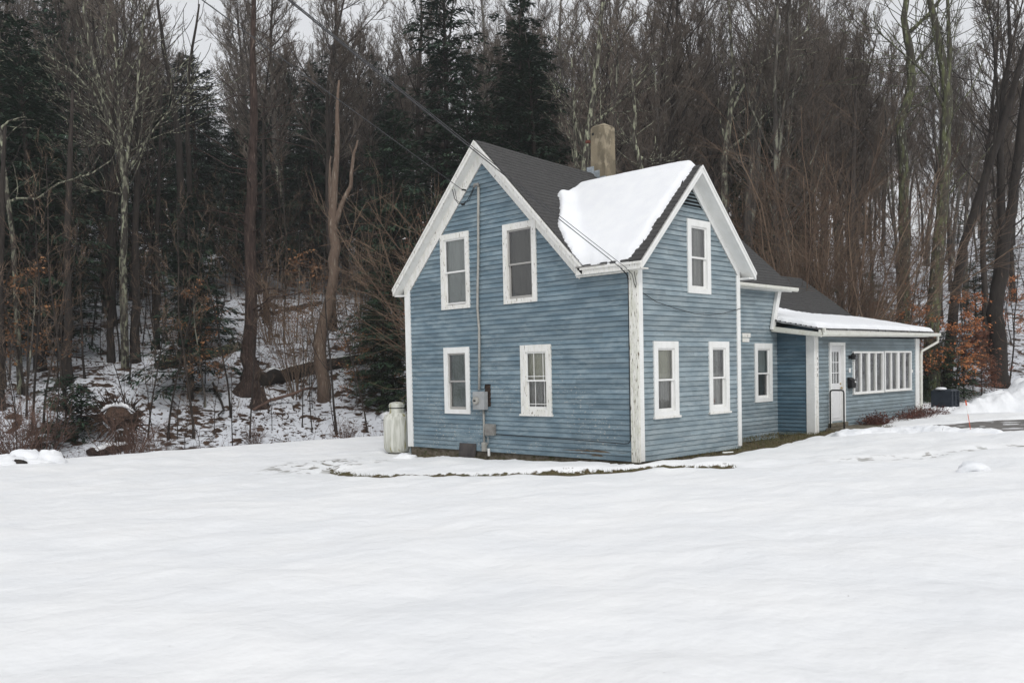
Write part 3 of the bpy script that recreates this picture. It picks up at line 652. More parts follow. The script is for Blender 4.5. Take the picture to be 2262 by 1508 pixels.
# ---- door
b = MB(); x0, x1, z0, z1 = DOOR; c = .085
b.box(x0, x0+c, .335, .46, z0, z1); b.box(x1-c*1.2, x1, .335, .46, z0, z1); b.box(x0+c, x1-c*1.2, .336, .46, z1-c, z1)
dr = b.build('door_frame', M['trim'], HOUSE, label='white door frame beside the porch windows')
l0, l1 = x0+c, x1-c*1.2; b = MB(); yy = (.425, .455)
gx0, gx1, gz0, gz1 = l0+.11, l1-.13, 1.30, 2.20
b.box(l0, gx0, *yy, z0+.03, z1-c); b.box(gx1, l1, *yy, z0+.03, z1-c); b.box(gx0, gx1, *yy, gz1, z1-c); b.box(gx0, gx1, *yy, z0+.03, gz0)
for (p0, p1, q0, q1) in ((l0+.09, l1-.09, .30, 1.12),):
    b.box(p0, p0+.02, .413, .426, q0, q1); b.box(p1-.02, p1, .413, .426, q0, q1); b.box(p0+.02, p1-.02, .413, .426, q0, q0+.02); b.box(p0+.02, p1-.02, .413, .426, q1-.02, q1)
for zz in (gz0+(gz1-gz0)/3, gz0+(gz1-gz0)*2/3): b.box(gx0, gx1, .418, .45, zz-.012, zz+.012)
for u in (1/3, 2/3): xx = gx0+(gx1-gx0)*u; b.box(xx-.012, xx+.012, .419, .449, gz0, gz1)
door = b.build('door', M['door'], HOUSE, label='white front door with nine small panes')
g = MB(); g.add([(gx0, .44, gz0), (gx1, .44, gz0), (gx1, .44, gz1), (gx0, .44, gz1)], [(0, 1, 2, 3)]); g.build('pane', M['glass'], door).location = (0, 0, 0)
g = MB(); g.box(gx0+.2, gx1, .50, .51, gz0, gz1); g.build('curtain', M['curt_grey'], door).location = (0, 0, 0)
g = MB(); g.tube([(l1-.06, .425, 1.16), (l1-.06, .39, 1.16)], .012, 8); g.tube([(l1-.06, .395, 1.16), (l1-.06, .36, 1.16)], [.028, .032], 10); g.tube([(l1-.06, .425, 1.28), (l1-.06, .405, 1.28)], .024, 10)
g.build('handle', M['brass'], door, smooth=True).location = (0, 0, 0)
part('doorstep', M['conc'], lambda b: (b.box(9.1, 10.9, -.45, .36, -.2, .055), b.box(9.3, 10.4, .30, .44, .055, .175)), bevel=.015)
# lamp, number plate
b = MB(); b.box(10.60, 10.70, .30, .38, 2.0, 2.10); b.lathe((10.65, .26, 1.93), [(.045, 0), (.075, .14)], 6); lm = b.build('wall_lamp', M['black'], HOUSE, label='black carriage lantern beside the door')
b = MB(); b.lathe((10.65, .26, 2.07), [(.10, 0), (.06, .05), (.012, .10)], 6); b.build('lamp_cap', M['black'], lm).location = (0, 0, 0)
b = MB(); b.lathe((10.65, .26, 1.945), [(.05, 0), (.066, .11)], 6); b.build('lamp_glass', M['curt_grey'], lm).location = (0, 0, 0)
part('notice', M['trim'], lambda b: b.box(10.60, 10.70, .36, .376, 1.60, 1.72))
part('outlet', M['trim'], lambda b: b.box(15.20, 15.27, .36, .376, 1.52, 1.62))
for i, chs in enumerate('4173'):
    cu = bpy.data.curves.new('digit', 'FONT'); cu.body = chs; cu.size = .115; cu.extrude = .003; cu.align_x = 'CENTER'
    tmp = bpy.data.objects.new('tmp', cu); S.collection.objects.link(tmp); dg = bpy.context.evaluated_depsgraph_get(); m_ = bpy.data.meshes.new_from_object(tmp.evaluated_get(dg)); bpy.data.objects.remove(tmp)
    o = bpy.data.objects.new('house_number', m_); S.collection.objects.link(o); m_.materials.clear(); m_.materials.append(M['grey2']); o.parent = HOUSE
    o.location = (8.62-4, .354-3, 1.98-i*.155+.1); o.rotation_euler = (math.pi/2, 0, 0)
# unpainted patches at C wall
part('primed_patch', M['trimw'], lambda b: (b.box(4.9, 7.0, 1.478, 1.50, 2.70, 2.80) if 0 else b.box(6.6, 7.02, 1.48, 1.5, 2.63, 2.74), b.box(6.6, 6.95, 1.478, 1.5, 2.50, 2.61)))
# ---- west wall fittings
b = MB(); b.box(-.17, -.025, 4.53, 4.93, .92, 1.36); mt = b.build('electric_meter', M['grey'], HOUSE, bevel=.01, label='grey electric meter box with round dial')
b = MB(); b.tube([(-.17, 4.79, 1.14), (-.22, 4.79, 1.14), (-.235, 4.79, 1.14)], [.095, .095, .075], 20); b.build('dial', M['conduit'], mt, smooth=False).location = (0, 0, 0)
b = MB(); b.box(-.24, -.235, 4.75, 4.83, 1.12, 1.16); b.build('dial_plate', M['black'], mt).location = (0, 0, 0)
part('conduit', M['conduit'], lambda b: b.tube([(-.07, 4.66, 6.33), (-.06, 4.70, 5.6), (-.06, 4.73, 4.6), (-.065, 4.77, 3.9), (-.06, 4.80, 3.4), (-.055, 4.76, 2.9), (-.06, 4.77, 2.2), (-.06, 4.80, 1.40)], .030, 8), smooth=True, label='long grey service conduit down the gable')
part('weatherhead', M['grey2'], lambda b: b.tube([(-.07, 4.66, 6.31), (-.09, 4.67, 6.38), (-.13, 4.72, 6.37), (-.14, 4.75, 6.30)], [.035, .045, .04, .03], 8), smooth=True)
part('conduit', M['conduit'], lambda b: (b.tube([(-.06, 4.66, .93), (-.06, 4.655, .5), (-.06, 4.66, .02)], .026, 8), b.tube([(-.08, 4.5, .32), (-.08, 4.5, .12), (-.07, 4.58, .02), (-.07, 4.66, -.03)], .009, 6)), smooth=True)
part('conduit_box', M['conduit'], lambda b: b.box(-.10, -.02, 4.60, 4.72, -.10, .12), bevel=.006)
part('phone_box', M['grey2'], lambda b: b.box(-.12, -.02, 4.27, 4.58, .30, .575), bevel=.01, label='weathered grey box left of a black cable')
part('pipe_stub', M['trim'], lambda b: b.tube([(-.09, 4.47, -.02), (-.09, 4.47, -.20)], .032, 8))
part('sheathing_patch', M['lath'], lambda b: (b.box(.0, .012, 4.42, 4.67, .98, 1.53), [b.box(-.004, .004, 4.45, 4.64, z, z+.02) for z in (1.05, 1.18, 1.29, 1.40)]), label='dark gap where boards are missing')
part('hatch', M['hatch'], lambda b: b.hexa([(-.10, 5.0, -.42), (-.06, 5.0, -.42), (-.06, 5.60, -.42), (-.10, 5.60, -.42)], [(-.03, 5.0, .07), (-.0, 5.0, .07), (-.0, 5.60, .07), (-.03, 5.60, .07)]), label='dark crawl space hatch')
part('hatch_surround', M['sidA'], lambda b: (b.box(-.022, .0, 4.84, 5.72, .07, .335), b.box(-.022, .0, 4.84, 4.985, -.11, .07), b.box(-.022, .0, 5.615, 5.72, -.11, .07)))
part('cable', M['black'], lambda b: (b.tube([(-.035, 4.27, .33), (-.04, 3.0, .31), (-.04, 1.6, .295), (-.045, .35, .265), (-.045, .24, .28), (-.045, .19, .34), (-.045, .18, 2.0), (-.045, .175, 3.6), (-.12, .14, 3.78)], .009, 5)), label='black phone cable along the wall foot and corner')
part('cable', M['black'], lambda b: b.tube([(.17, -.035, 3.42), (.6, -.06, 3.25), (1.3, -.07, 3.13), (2.0, -.07, 3.04), (2.6, -.07, 3.03), (3.2, -.06, 3.08), (3.98, -.05, 3.22)], .007, 5), label='sagging cable stapled across the wing wall')
# bare weathered wood near the corner, flaked
def poly_patch(b, pts, x=-.0245): k = len(b.v); b.v.extend([(x+.012*0, y, z) for y, z in pts]); b.f.append(tuple(range(k, k+len(pts))))
pb = MB()
for (y0, y1, z, h, sd_) in ((.75, 1.75, .045, .062, 3), (1.15, 2.25, .05, .028, 5), (.95, 1.35, -.045, .055, 8), (.30, .55, .06, .012, 9), (.9, 1.9, .0, .02, 4)):
    r_ = random.Random(sd_); n = 12; up_ = [(y0+(y1-y0)*i/n, z+h*(.6+.4*r_.random())*math.sin(math.pi*min(1, max(.08, i/n*1.15)))**.4 if i else z+.01) for i in range(n+1)]; dn = [(y0+(y1-y0)*i/n, z+.006*r_.random()) for i in range(n, -1, -1)]
    rown = math.floor((z+.11)/.11); base_z = -.11+rown*.11
    k = len(pb.v); pts = up_+dn
    pb.v.extend([(-(.0225-.016*(zz-base_z)/.11), y, zz) for y, zz in pts]); pb.f.append(tuple(range(k, k+len(pts))))
pb.build('bare_board', M['wood'], HOUSE, label='bare weathered boards near the corner')

# ================================================================== snow on the roofs
def roof_snow(name, foot, surf, th, label, n=60, lean=None):
    """foot polygon (x,y) -> thick slab draped on surf with rounded edge"""
    P = np.array(foot); x0, y0 = P.min(0)-.05; x1, y1 = P.max(0)+.05
    h = .045; nx = int((x1-x0)/h)+1; ny = int((y1-y0)/h)+1
    X, Y = np.meshgrid(np.linspace(x0, x1, nx), np.linspace(y0, y1, ny))
    ins = np.zeros(X.shape, bool); dist = np.full(X.shape, 1e9); m = len(P)
    for i in range(m):
        a, c = P[i], P[(i+1) % m]; ab = c-a; t = np.clip(((X-a[0])*ab[0]+(Y-a[1])*ab[1])/(ab@ab), 0, 1)
        dist = np.minimum(dist, np.hypot(X-a[0]-t*ab[0], Y-a[1]-t*ab[1]))
        cnd = ((a[1] > Y) != (c[1] > Y)) & (X < (c[0]-a[0])*(Y-a[1])/(c[1]-a[1]+1e-12)+a[0]); ins ^= cnd
    sdist = np.where(ins, dist, -dist)+(fbm(X*3.5, Y*3.5, 3))*.14
    e = np.clip(sdist/.16, 0, 1); prof = np.sqrt(1-(1-e)**2)
    tt = th*prof*(1+.35*fbm(X*.9, Y*.9, 3))+.02*fbm(X*5, Y*5, 2)*prof
    Zs = surf(X, Y); Z = Zs+tt; Z = np.where(sdist > 0, Z, Zs-.05)
    keep = sdist > -.05; b = MB(); ids = -np.ones(X.shape, int); 
    for i in range(ny):
        for j in range(nx):
            if keep[i, j]: ids[i, j] = len(b.v); b.v.append((X[i, j], Y[i, j], Z[i, j]))
    for i in range(ny-1):
        for j in range(nx-1):
            q = (ids[i, j], ids[i, j+1], ids[i+1, j+1], ids[i+1, j])
            if min(q) >= 0: b.f.append(q)
    o = b.build(name, M['snow'], None, smooth=True); return tag(o, label, 'snow')
def s_w(X, Y):
    a = 6.29-np.abs(X-1.985); c = 7.40-np.abs(Y-AP)-.042*np.clip(X, 0, 5.6)*.3; k = .25
    h = np.clip(.5+.5*(a-c)/k, 0, 1); return c*(1-h)+a*h+k*h*(1-h)*.9
roof_snow('roof_snow', [(-.20, 1.22), (-.225, .9), (-.225, .05), (-.14, -.02), (.1, -.06), (.9, -.10), (1.7, -.12), (2.15, -.15), (2.6, .2), (2.5, 1.8), (2.3, 3.0), (1.85, 3.40), (1.35, 3.32), (.75, 2.78), (.15, 2.30), (-.10, 1.95), (-.19, 1.6)], s_w, .17, 'thick white snow slab on the steep wing roof')
def s_l(X, Y):
    lo = 2.835+.21*(Y-.02); hi = z27+(5.06-z27)/2.18*(Y-2.75); return np.maximum(lo, hi)
roof_snow('roof_snow', [(8.30, .17), (9.5, .10), (12, .12), (16.30, .10), (16.35, 1.2), (16.3, 2.2), (16.2, 2.75), (14, 2.85), (12, 2.92), (10.9, 3.1), (10.1, 3.45), (9.4, 3.8), (8.75, 3.95), (8.62, 3.0), (8.62, 1.6), (8.26, 1.40)], s_l, .13, 'long drift of snow on the low porch roof')
b = MB(); b.hexa([(3.4, 4.85, 7.0), (3.95, 4.85, 7.0), (3.95, 5.2, 6.7), (3.4, 5.2, 6.7)], [(3.45, 4.75, 7.29), (3.95, 4.75, 7.27), (3.95, 5.0, 7.22), (3.45, 5.0, 7.24)])
o = b.build('roof_snow', M['snow'], None, bevel=.04); tag(o, 'small strip of snow on the ridge beside the chimney', 'snow')
# thin snow caught along the shingle courses above the drift
b = MB(); r_ = random.Random(4)
for i in range(10):
    t = (i+.5)/20+.42; y = 2.75+2.18*(.42+i/20.); z = z27+(5.06-z27)*((y-2.75)/2.18); L_ = 1.5-i*.13
    x = 8.6
    while x < 8.6+L_:
        w_ = r_.uniform(.15, .5); b.hexa([(x, y-.055, z-.03), (x+w_, y-.055, z-.03), (x+w_*.9, y+.02, z+.02), (x+.03, y+.02, z+.02)], [(x+.03, y-.04, z+.015), (x+w_-.03, y-.04, z+.015), (x+w_*.88, y+.015, z+.035), (x+.04, y+.015, z+.035)]); x += w_+r_.uniform(.02, .25)
o = b.build('snow_streaks', M['snow'], None); tag(o, 'thin snow streaks caught between shingle rows above the porch drift', 'snow', kind='stuff')

# ================================================================== TREES
M['bark'] = mat('bark_grey', (.110, .100, .088), .95, (.060, .052, .046), (3, 3, .6), 3, .35, .65, .6, 18, col3=(.27, .27, .21), n3=1.6, lo3=.56, hi3=.62, objrand=.25)
M['barkd'] = mat('bark_dark', (.026, .021, .018), .95, (.044, .036, .030), (4, 4, .8), 3, .35, .65, .6, 18, objrand=.25)
M['barkl'] = mat('bark_lichen', (.30, .31, .22), .95, (.10, .092, .074), (3, 3, 1), 2.2, .38, .58, .6, 18, col3=(.042, .036, .030), n3=3.2, lo3=.47, hi3=.53)
M['barkm'] = mat('bark_mossy', (.052, .047, .036), .95, (.115, .125, .06), (3, 3, .8), 2.0, .48, .62, .7, 16, col3=(.32, .33, .28), n3=5.5, lo3=.62, hi3=.66)
M['barkr'] = mat('bark_reddish', (.078, .052, .042), .95, (.040, .026, .022), (7, 7, .8), 3, .38, .6, 1.0, 14, bdist=.06, col3=(.20, .15, .12), n3=2.4, lo3=.6, hi3=.68)
M['snag'] = mat('dead_wood', (.155, .112, .085), .95, (.10, .068, .05), (6, 6, .5), 3, .35, .65, .6, 14, col3=(.26, .215, .17), n3=3, lo3=.56, hi3=.66)
M['twig'] = mat('twig_grey', (.135, .112, .092), .95, (.088, .070, .058), (1, 1, 1), .5, .4, .6, objrand=.3)
M['twigl'] = mat('twig_lichen', (.32, .32, .23), .95, (.11, .10, .08), (1, 1, 1), 1.0, .45, .6)
M['twigb'] = mat('twig_brown', (.180, .128, .090), .95, (.115, .076, .054), (1, 1, 1), .6, .4, .6, objrand=.25)
M['twigr'] = mat('twig_red', (.130, .082, .064), .95, (.085, .052, .042), (1, 1, 1), .8, .4, .6, objrand=.25)
M['hem'] = mat('hemlock_needles', (.015, .036, .022), .8, (.034, .060, .032), (1, 1, 1), .9, .35, .65, objrand=.35)
M['pine'] = mat('pine_needles', (.030, .044, .024), .8, (.048, .060, .032), (1, 1, 1), 1.2, .35, .65, objrand=.25)
M['hemg'] = mat('young_needles', (.055, .080, .032), .8, (.035, .058, .030), (1, 1, 1), 2.2, .35, .65, objrand=.2)
M['leafo'] = mat('beech_leaf', (.52, .22, .085), .8, (.33, .12, .05), (1, 1, 1), 1.6, .35, .65, objrand=.2)
M['leafr'] = mat('russet_leaf', (.26, .11, .065), .8, (.17, .07, .045), (1, 1, 1), 1.6, .35, .65, objrand=.2)
M['leafg'] = mat('tan_leaf', (.36, .185, .085), .8, (.20, .095, .05), (1, 1, 1), 1.6, .35, .65, objrand=.2)
M['leafd'] = mat('litter_brown', (.055, .036, .027), .95, (.09, .055, .038), (1,1,1), 2, .4, .6)

def unit(v): return v/(np.linalg.norm(v)+1e-12)
def path(R, p, d, L, n, wander, up, droop=0):
    pts = [np.array(p, float)]; d = unit(np.array(d, float))
    for i in range(n):
        d = unit(d+R.normal(0, wander, 3)+np.array([0, 0, up-droop*(i/n)])); pts.append(pts[-1]+d*L/n)
    return np.array(pts)
def dirs(R, T, ang):
    T = unit(T); a = unit(np.cross(T, R.normal(0, 1, 3))); return unit(T*math.cos(ang)+a*math.sin(ang))
def interp(P, t):
    f = t*(len(P)-1); i = min(int(f), len(P)-2); return P[i]+(P[i+1]-P[i])*(f-i), unit(P[i+1]-P[i])
def bare_crown(R, mt, mc, P, r, L, n1, n2, n3, start=.15, ang=(.5, 1.0), up=.10, tw=.011, f1=.5, wand=.10, n4=0, l1n=6):
    """grow branches from path P (radius r, reach L): first order into mt, finer into mc"""
    for i in range(n1):
        t = start+(1-start)*(i+R.rand()*.9)/n1; p, T = interp(P, min(t, .995)); d = dirs(R, T, R.uniform(*ang))
        if d[2] < -.1: d[2] *= -.5
        l1 = L*(1-.55*t)*R.uniform(.6, 1.1); rr = max(tw*1.8, r*(1-t*.75)*f1)
        b1 = path(R, p, d, l1, l1n, wand, up); m1 = len(b1)
        mt.tube(b1, np.linspace(rr, tw*1.3, m1), 5 if rr > .04 else 4, False)
        for j in range(n2):
            t2 = .18+.82*(j+R.rand())/n2; p2, T2 = interp(b1, min(t2, .99)); l2 = l1*.5*(1-.4*t2)*R.uniform(.6, 1.1)
            b2 = path(R, p2, dirs(R, T2, R.uniform(.4, .85)), l2, 4, wand*1.3, up); r2 = max(tw*1.15, rr*.4*(1-t2*.6))
            mc.tube(b2, np.linspace(r2, tw*.8, 5), 3, False)
            for k in range(n3):
                t3 = .15+.85*(k+R.rand())/n3; p3, T3 = interp(b2, min(t3, .99)); l3 = max(.25, l2*.5*R.uniform(.6, 1.1))
                b3 = path(R, p3, dirs(R, T3, R.uniform(.35, .8)), l3, 3, wand*1.3, up); mc.tube(b3, [tw*.8, tw*.7, tw*.6, tw*.45], 3, False)
                for q in range(n4):
                    p4, T4 = interp(b3, R.uniform(.2, .95)); b4 = path(R, p4, dirs(R, T4, R.uniform(.35, .8)), l3*.55, 2, wand, up); mc.tube(b4, [tw*.6, tw*.5, tw*.35], 3, False)
def trunk_radii(R0, n, top=.12, flare=1.5):
    t = np.linspace(0, 1, n); r = R0*((1-t)**.85*(1-top)+top); r[0] *= flare
    if n > 6: r[1] *= 1.08
    return r
CORE = np.array([0., 0, 0])
def make_bare(seed, H, r, name, label, cat, group, mb, mcx, first=.35, spread=.38, n=(17, 8, 6), lean=.03, tw=.011, n4=1, fork=False, up=.10):
    R = np.random.RandomState(seed); P = path(R, (0, 0, -.25), (R.normal(0, lean), R.normal(0, lean), 1), H, 14, .035, .03)
    mt, mc = MB(), MB(); mt.tube(P, trunk_radii(r, 15), 9)
    if fork:
        p, T = interp(P, .45); P2 = path(R, p, dirs(R, T, .32), H*.5, 9, .05, .05); mt.tube(P2, np.linspace(r*.55, .03, 10), 7, False)
        bare_crown(R, mt, mc, P2, r*.5, H*spread*.6, n[0]//2, n[1], n[2], .2, tw=tw, n4=n4, up=up)
    bare_crown(R, mt, mc, P, r*.8, H*spread, *n, first, tw=tw, n4=n4, up=up)
    root = empty(name, (0, 0, 0), label, cat, group); mt.build('trunk', mb, root, smooth=True); mc.build('crown', mcx, root)
    return root
def sprays(R, b, P, w, n, size, flat=.25, wid=.30):
    """needle sprays as small pointed leaves either side of a bough"""
    for i in range(n):
        t = R.uniform(.08, 1.0); p, T = interp(P, min(t, .99)); side = unit(np.cross(T, (0, 0, 1.)))*(1 if R.rand() < .5 else -1)
        off = w*(1-t*.65)*R.uniform(0, 1); p = p+side*off+np.array([0, 0, -off*.25])+R.normal(0, .05, 3)
        d = unit(T*.8+side*R.uniform(.2, 1.1)+np.array([0, 0, R.uniform(-.55, .1)])); s = size*R.uniform(.6, 1.3)
        nrm = unit(np.cross(d, np.array([0, 0, 1.])+R.normal(0, flat, 3)))*s*wid*.5; k = len(b.v)
        q = (p, p+d*s*.45+nrm, p+d*s, p+d*s*.45-nrm); b.v.extend(map(tuple, q)); b.f.append((k, k+1, k+2, k+3))
def make_conifer(seed, H, rad, r, name, label, cat, group, mb, mn, base=.12, dens=1.0, droop=.25, size=.28, ws=.42, per=5, power=.8, irr=.2):
    R = np.random.RandomState(seed); P = path(R, (0, 0, -.25), (R.normal(0, .02), R.normal(0, .02), 1), H, 12, .012, .03)
    mt, mc = MB(), MB(); mt.tube(P, trunk_radii(r, 13, .06), 8)
    z = base; a0 = R.rand()*6
    while z < .985:
        p, T = interp(P, z); L = rad*((1-z)**power)*(.55+.45*min(1, (z-base+.08)/.12)); 
        for i in range(per):
            a0 += 2.4; l = L*R.uniform(.85-irr, 1.15)
            if l < .12 or R.rand() < .06: continue
            e = R.uniform(-.10, .25)+.5*z
            b1 = path(R, p+np.array([0, 0, R.normal(0, .08)]), (math.cos(a0), math.sin(a0), e), l, 5, .06, .0, droop)
            mt.tube(b1, np.linspace(max(.012, .014+l*.009), .006, 6), 3, False)
            sprays(R, mc, b1, l*.30+.06, int(dens*(8+26*l)), size)
        z += ws/H*R.uniform(.75, 1.25)
    sprays(R, mc, P[-3:], .08, 16, size*.6)
    root = empty(name, (0, 0, 0), label, cat, group); mt.build('trunk', mb, root, smooth=True); mc.build('crown', mn, root)
    return root
def leaves(R, b, P, n, spread, size, flat=.5):
    for i in range(n):
        p, T = interp(P, R.uniform(.25, .99)); p = p+R.normal(0, spread, 3)*np.array([1, 1, .45]); s = size*R.uniform(.6, 1.3)
        d = unit(R.normal(0, 1, 3)*np.array([1, 1, .5])+np.array([0, 0, -.3])); nr = unit(np.cross(d, np.array([0, 0, 1.])+R.normal(0, flat, 3)))*s*.28; k = len(b.v)
        b.v.extend(map(tuple, (p, p+d*s*.5+nr, p+d*s, p+d*s*.5-nr))); b.f.append((k, k+1, k+2, k+3))
def make_beech(seed, H, r, name, label, cat, group, mb, ml_, spread=.42, nb=22, nl=26, size=.10, first=.12, up=.0, ls=.10):
    R = np.random.RandomState(seed); P = path(R, (0, 0, -.15), (R.normal(0, .05), R.normal(0, .05), 1), H, 9, .05, .04)
    mt, mc, mlv = MB(), MB(), MB(); mt.tube(P, trunk_radii(r, 10, .15, 1.2), 6)
    for i in range(nb):
        t = first+(1-first)*(i+R.rand())/nb; p, T = interp(P, min(t, .98)); d = dirs(R, T, R.uniform(.9, 1.4)); l = H*spread*(1-.65*t)*R.uniform(.6, 1.1)
        b1 = path(R, p, d, l, 5, .08, up); mt.tube(b1, np.linspace(max(.010, r*.35*(1-t)), .005, 6), 4, False)
        for j in range(5):
            p2, T2 = interp(b1, R.uniform(.2, .95)); b2 = path(R, p2, dirs(R, T2, R.uniform(.4, .8)), l*.42, 3, .08, up); mc.tube(b2, [.007, .006, .005, .003], 3, False)
            leaves(R, mlv, b2, nl//4, ls, size)
        leaves(R, mlv, b1, nl, ls, size)
    root = empty(name, (0, 0, 0), label, cat, group); mt.build('trunk', mb, root, smooth=True); mc.build('twigs', M['twigb'], root); mlv.build('leaves', ml_, root)
    return root
def make_thicket(seed, H, spread, ns, name, label, cat, group, mt_, sub=7, tw=.007, fan=.55, leaf=None, nl=0, n3=4, r=.018, wd=.08):
    R = np.random.RandomState(seed); a, c, lv = MB(), MB(), MB()
    for i in range(ns):
        an = R.uniform(0, 6.283); rr = R.uniform(0, .35)*spread; d = (math.cos(an)*R.uniform(.05, fan), math.sin(an)*R.uniform(.05, fan), 1); L = H*R.uniform(.55, 1.05)
        P = path(R, (math.cos(an)*rr, math.sin(an)*rr, -.1), d, L, 7, wd, .02); a.tube(P, np.linspace(r*R.uniform(.7, 1.2), tw, 8), 4, False)
        for j in range(sub):
            t = .2+.78*(j+R.rand())/sub; p, T = interp(P, t); b2 = path(R, p, dirs(R, T, R.uniform(.4, .95)), L*.33*(1.1-t*.6), 4, wd*1.3, .04); c.tube(b2, [tw, tw*.9, tw*.8, tw*.65, tw*.45], 3, False)
            for q in range(n3):
                p3, T3 = interp(b2, R.uniform(.15, .95)); b3 = path(R, p3, dirs(R, T3, R.uniform(.3, .7)), L*.13, 2, .1, .03); c.tube(b3, [tw*.65, tw*.55, tw*.35], 3, False)
            if nl: leaves(R, lv, b2, nl, .06, .07)
    root = empty(name, (0, 0, 0), label, cat, group); a.build('stems', mt_, root); c.build('twigs', mt_, root)
    if nl: lv.build('leaves', leaf, root)
    return root
def copy_tree(o, label=None, group=None):
    c = o.copy(); S.collection.objects.link(c)
    if label: c['label'] = label
    if group: c['group'] = group
    for ch_ in o.children:
        d = ch_.copy(); S.collection.objects.link(d); d.parent = c
    return c
class Pool:
    def __init__(s, protos): s.p = protos; s.used = [False]*len(protos)
    def put(s, i, x, y, rot, sc, dz=0, label=None, z=None, group=None):
        i %= len(s.p)
        if s.used[i]: o = copy_tree(s.p[i], label, group)
        else:
            o = s.p[i]; s.used[i] = True
            if label: o['label'] = label
            if group: o['group'] = group
        o.location = (x, y, (gz(x, y) if z is None else z)+dz); o.rotation_euler = (0, 0, rot); o.scale = (sc, sc, sc); return o
    def done(s):
        for u, o in zip(s.used, s.p):
            if not u:
                for c in list(o.children): bpy.data.objects.remove(c)
                bpy.data.objects.remove(o)
RN = random.Random(11)
def inhouse(x, y): return -2 < x < 18 and -3 < y < 10.5

GB = 'bare hardwoods on the snowy hillside'; LB = 'bare grey hardwood in the crowd of trunks on the snowy hillside'
bare = Pool([make_bare(100+i, (15, 17, 19, 16, 14, 18, 20, 15)[i], (.13, .16, .20, .15, .11, .17, .22, .14)[i], 'bare_tree', LB, 'tree', GB,
             (M['bark'], M['barkd'], M['bark'], M['barkd'], M['bark'], M['barkd'], M['bark'], M['barkd'])[i], M['twig'], first=(.35, .4, .3, .45, .35, .4, .35, .3)[i],
             spread=(.36, .32, .36, .32, .34, .30, .33, .38)[i], n=(20, 9, 7), tw=.013, n4=2, fork=i in (0, 2, 5, 7), up=.12) for i in range(8)])
GH = 'dark hemlocks on the hillside'; LH = 'dark green hemlock among others on the hillside'
hem = Pool([make_conifer(200+i, (15, 12, 17, 9)[i], (4.6, 4.0, 4.6, 3.2)[i], (.20, .16, .23, .12)[i], 'hemlock_tree', LH, 'tree', GH, M['barkd'], M['hem'], base=(.14, .10, .2, .08)[i], dens=1.5, droop=.3, size=.30, power=(.6, .7, .55, .7)[i], ws=.5, irr=.45) for i in range(4)])
GS = 'slender saplings at the wood edge'; LS = 'slender bare sapling at the edge of the wood'
sap = Pool([make_bare(300+i, (6.5, 8, 5, 9)[i], (.035, .045, .028, .05)[i], 'bare_sapling', LS, 'tree', GS, M['barkd'], M['twigb'], first=.25, spread=.30, n=(11, 4, 3), lean=.06, tw=.006, n4=0, up=.08) for i in range(4)])

# ---- scatter over the hillside. px is the column in the photo, w the distance
def world(px, w): P = CAM+FW*w+R2*((px-1131)/F_PX*w); return float(P[0]), float(P[1])
cnt = 0
placed = []
def scatter(pool, n, pxr, wr, scl, mind, seed, pick=None, bias=1.0, dens=None):
    R = np.random.RandomState(seed); k = 0; tries = 0
    while k < n and tries < n*40:
        tries += 1; px = R.uniform(*pxr); w = wr[0]+(wr[1]-wr[0])*R.rand()**bias; x, y = world(px, w)
        if edge_d(np.array([x]), np.array([y]))[0] < 1.6 or inhouse(x, y): continue
        if dens and R.rand() > dens(px, w): continue
        if any((x-a)**2+(y-b_)**2 < (mind*.5+m*.5)**2 for a, b_, m in placed): continue
        placed.append((x, y, mind)); pool.put(R.randint(0, len(pool.p)) if pick is None else pick[R.randint(0, len(pick))], x, y, R.uniform(0, 6.28), R.uniform(*scl)); k += 1
    return k
def clump(px, w):      # where the photo shows evergreens
    v = 0
    if 480 < px < 900 and w < 64: return 0
    if px < 620: v = .95
    elif px < 1120: v = .55
    elif px < 1270: v = .8
    elif 1680 < px < 1800: v = .8
    elif px > 1900: v = .10
    else: v = .12
    return v
scatter(hem, 62, (-260, 1150), (46, 118), (.75, 1.15), 3.0, 1, [0, 1, 2], 1.0, clump)
scatter(hem, 22, (-200, 470), (38, 60), (.7, 1.05), 2.4, 2, [0, 1, 2, 3], 1.0)
scatter(hem, 14, (480, 900), (58, 84), (.8, 1.1), 2.4, 22, [0, 1, 2], 1.0)
for k_, (px, w, sc, lb) in enumerate([(1205, 47, 1.12, 'very dark hemlock behind the main ridge left of the chimney'), (1155, 50, 1.1, 'dark hemlock just left of the very dark one behind the main ridge'), (1725, 54, 1.2, 'tall dark hemlock above the wing gable, right of the chimney'), (1000, 52, 1.25, 'tall feathery hemlock above the left roof slope'), (880, 44, .85, 'dark hemlock at the left gable edge'), (845, 39, .55, 'small dark hemlock drooping behind the propane tank')]):
    x, y = world(px, w); placed.append((x, y, 3)); hem.put([0, 2, 0, 2, 0, 1][k_], x, y, k_*1.3, sc, label=lb)
scatter(hem, 14, (1130, 1850), (50, 110), (.8, 1.15), 3.0, 3, [0, 2], 1.0, clump)
scatter(hem, 4, (1900, 2400), (60, 110), (.5, .8), 3.0, 4, [3, 1])
scatter(bare, 104, (-300, 1200), (46, 112), (.95, 1.4), 1.6, 5, None, .9)
scatter(bare, 120, (1100, 1900), (42, 115), (.85, 1.3), 1.5, 6, None, .9)
scatter(bare, 48, (1880, 2600), (46, 115), (.7, 1.15), 1.7, 7, None, .9)
scatter(sap, 46, (-100, 380), (31, 56), (.6, 1.15), .8, 8)
scatter(sap, 34, (380, 900), (46, 66), (.6, 1.15), .8, 18)
scatter(sap, 9, (380, 900), (32, 40), (.45, .7), .8, 19)
scatter(sap, 40, (1650, 2350), (38, 70), (.7, 1.2), 1.1, 9)

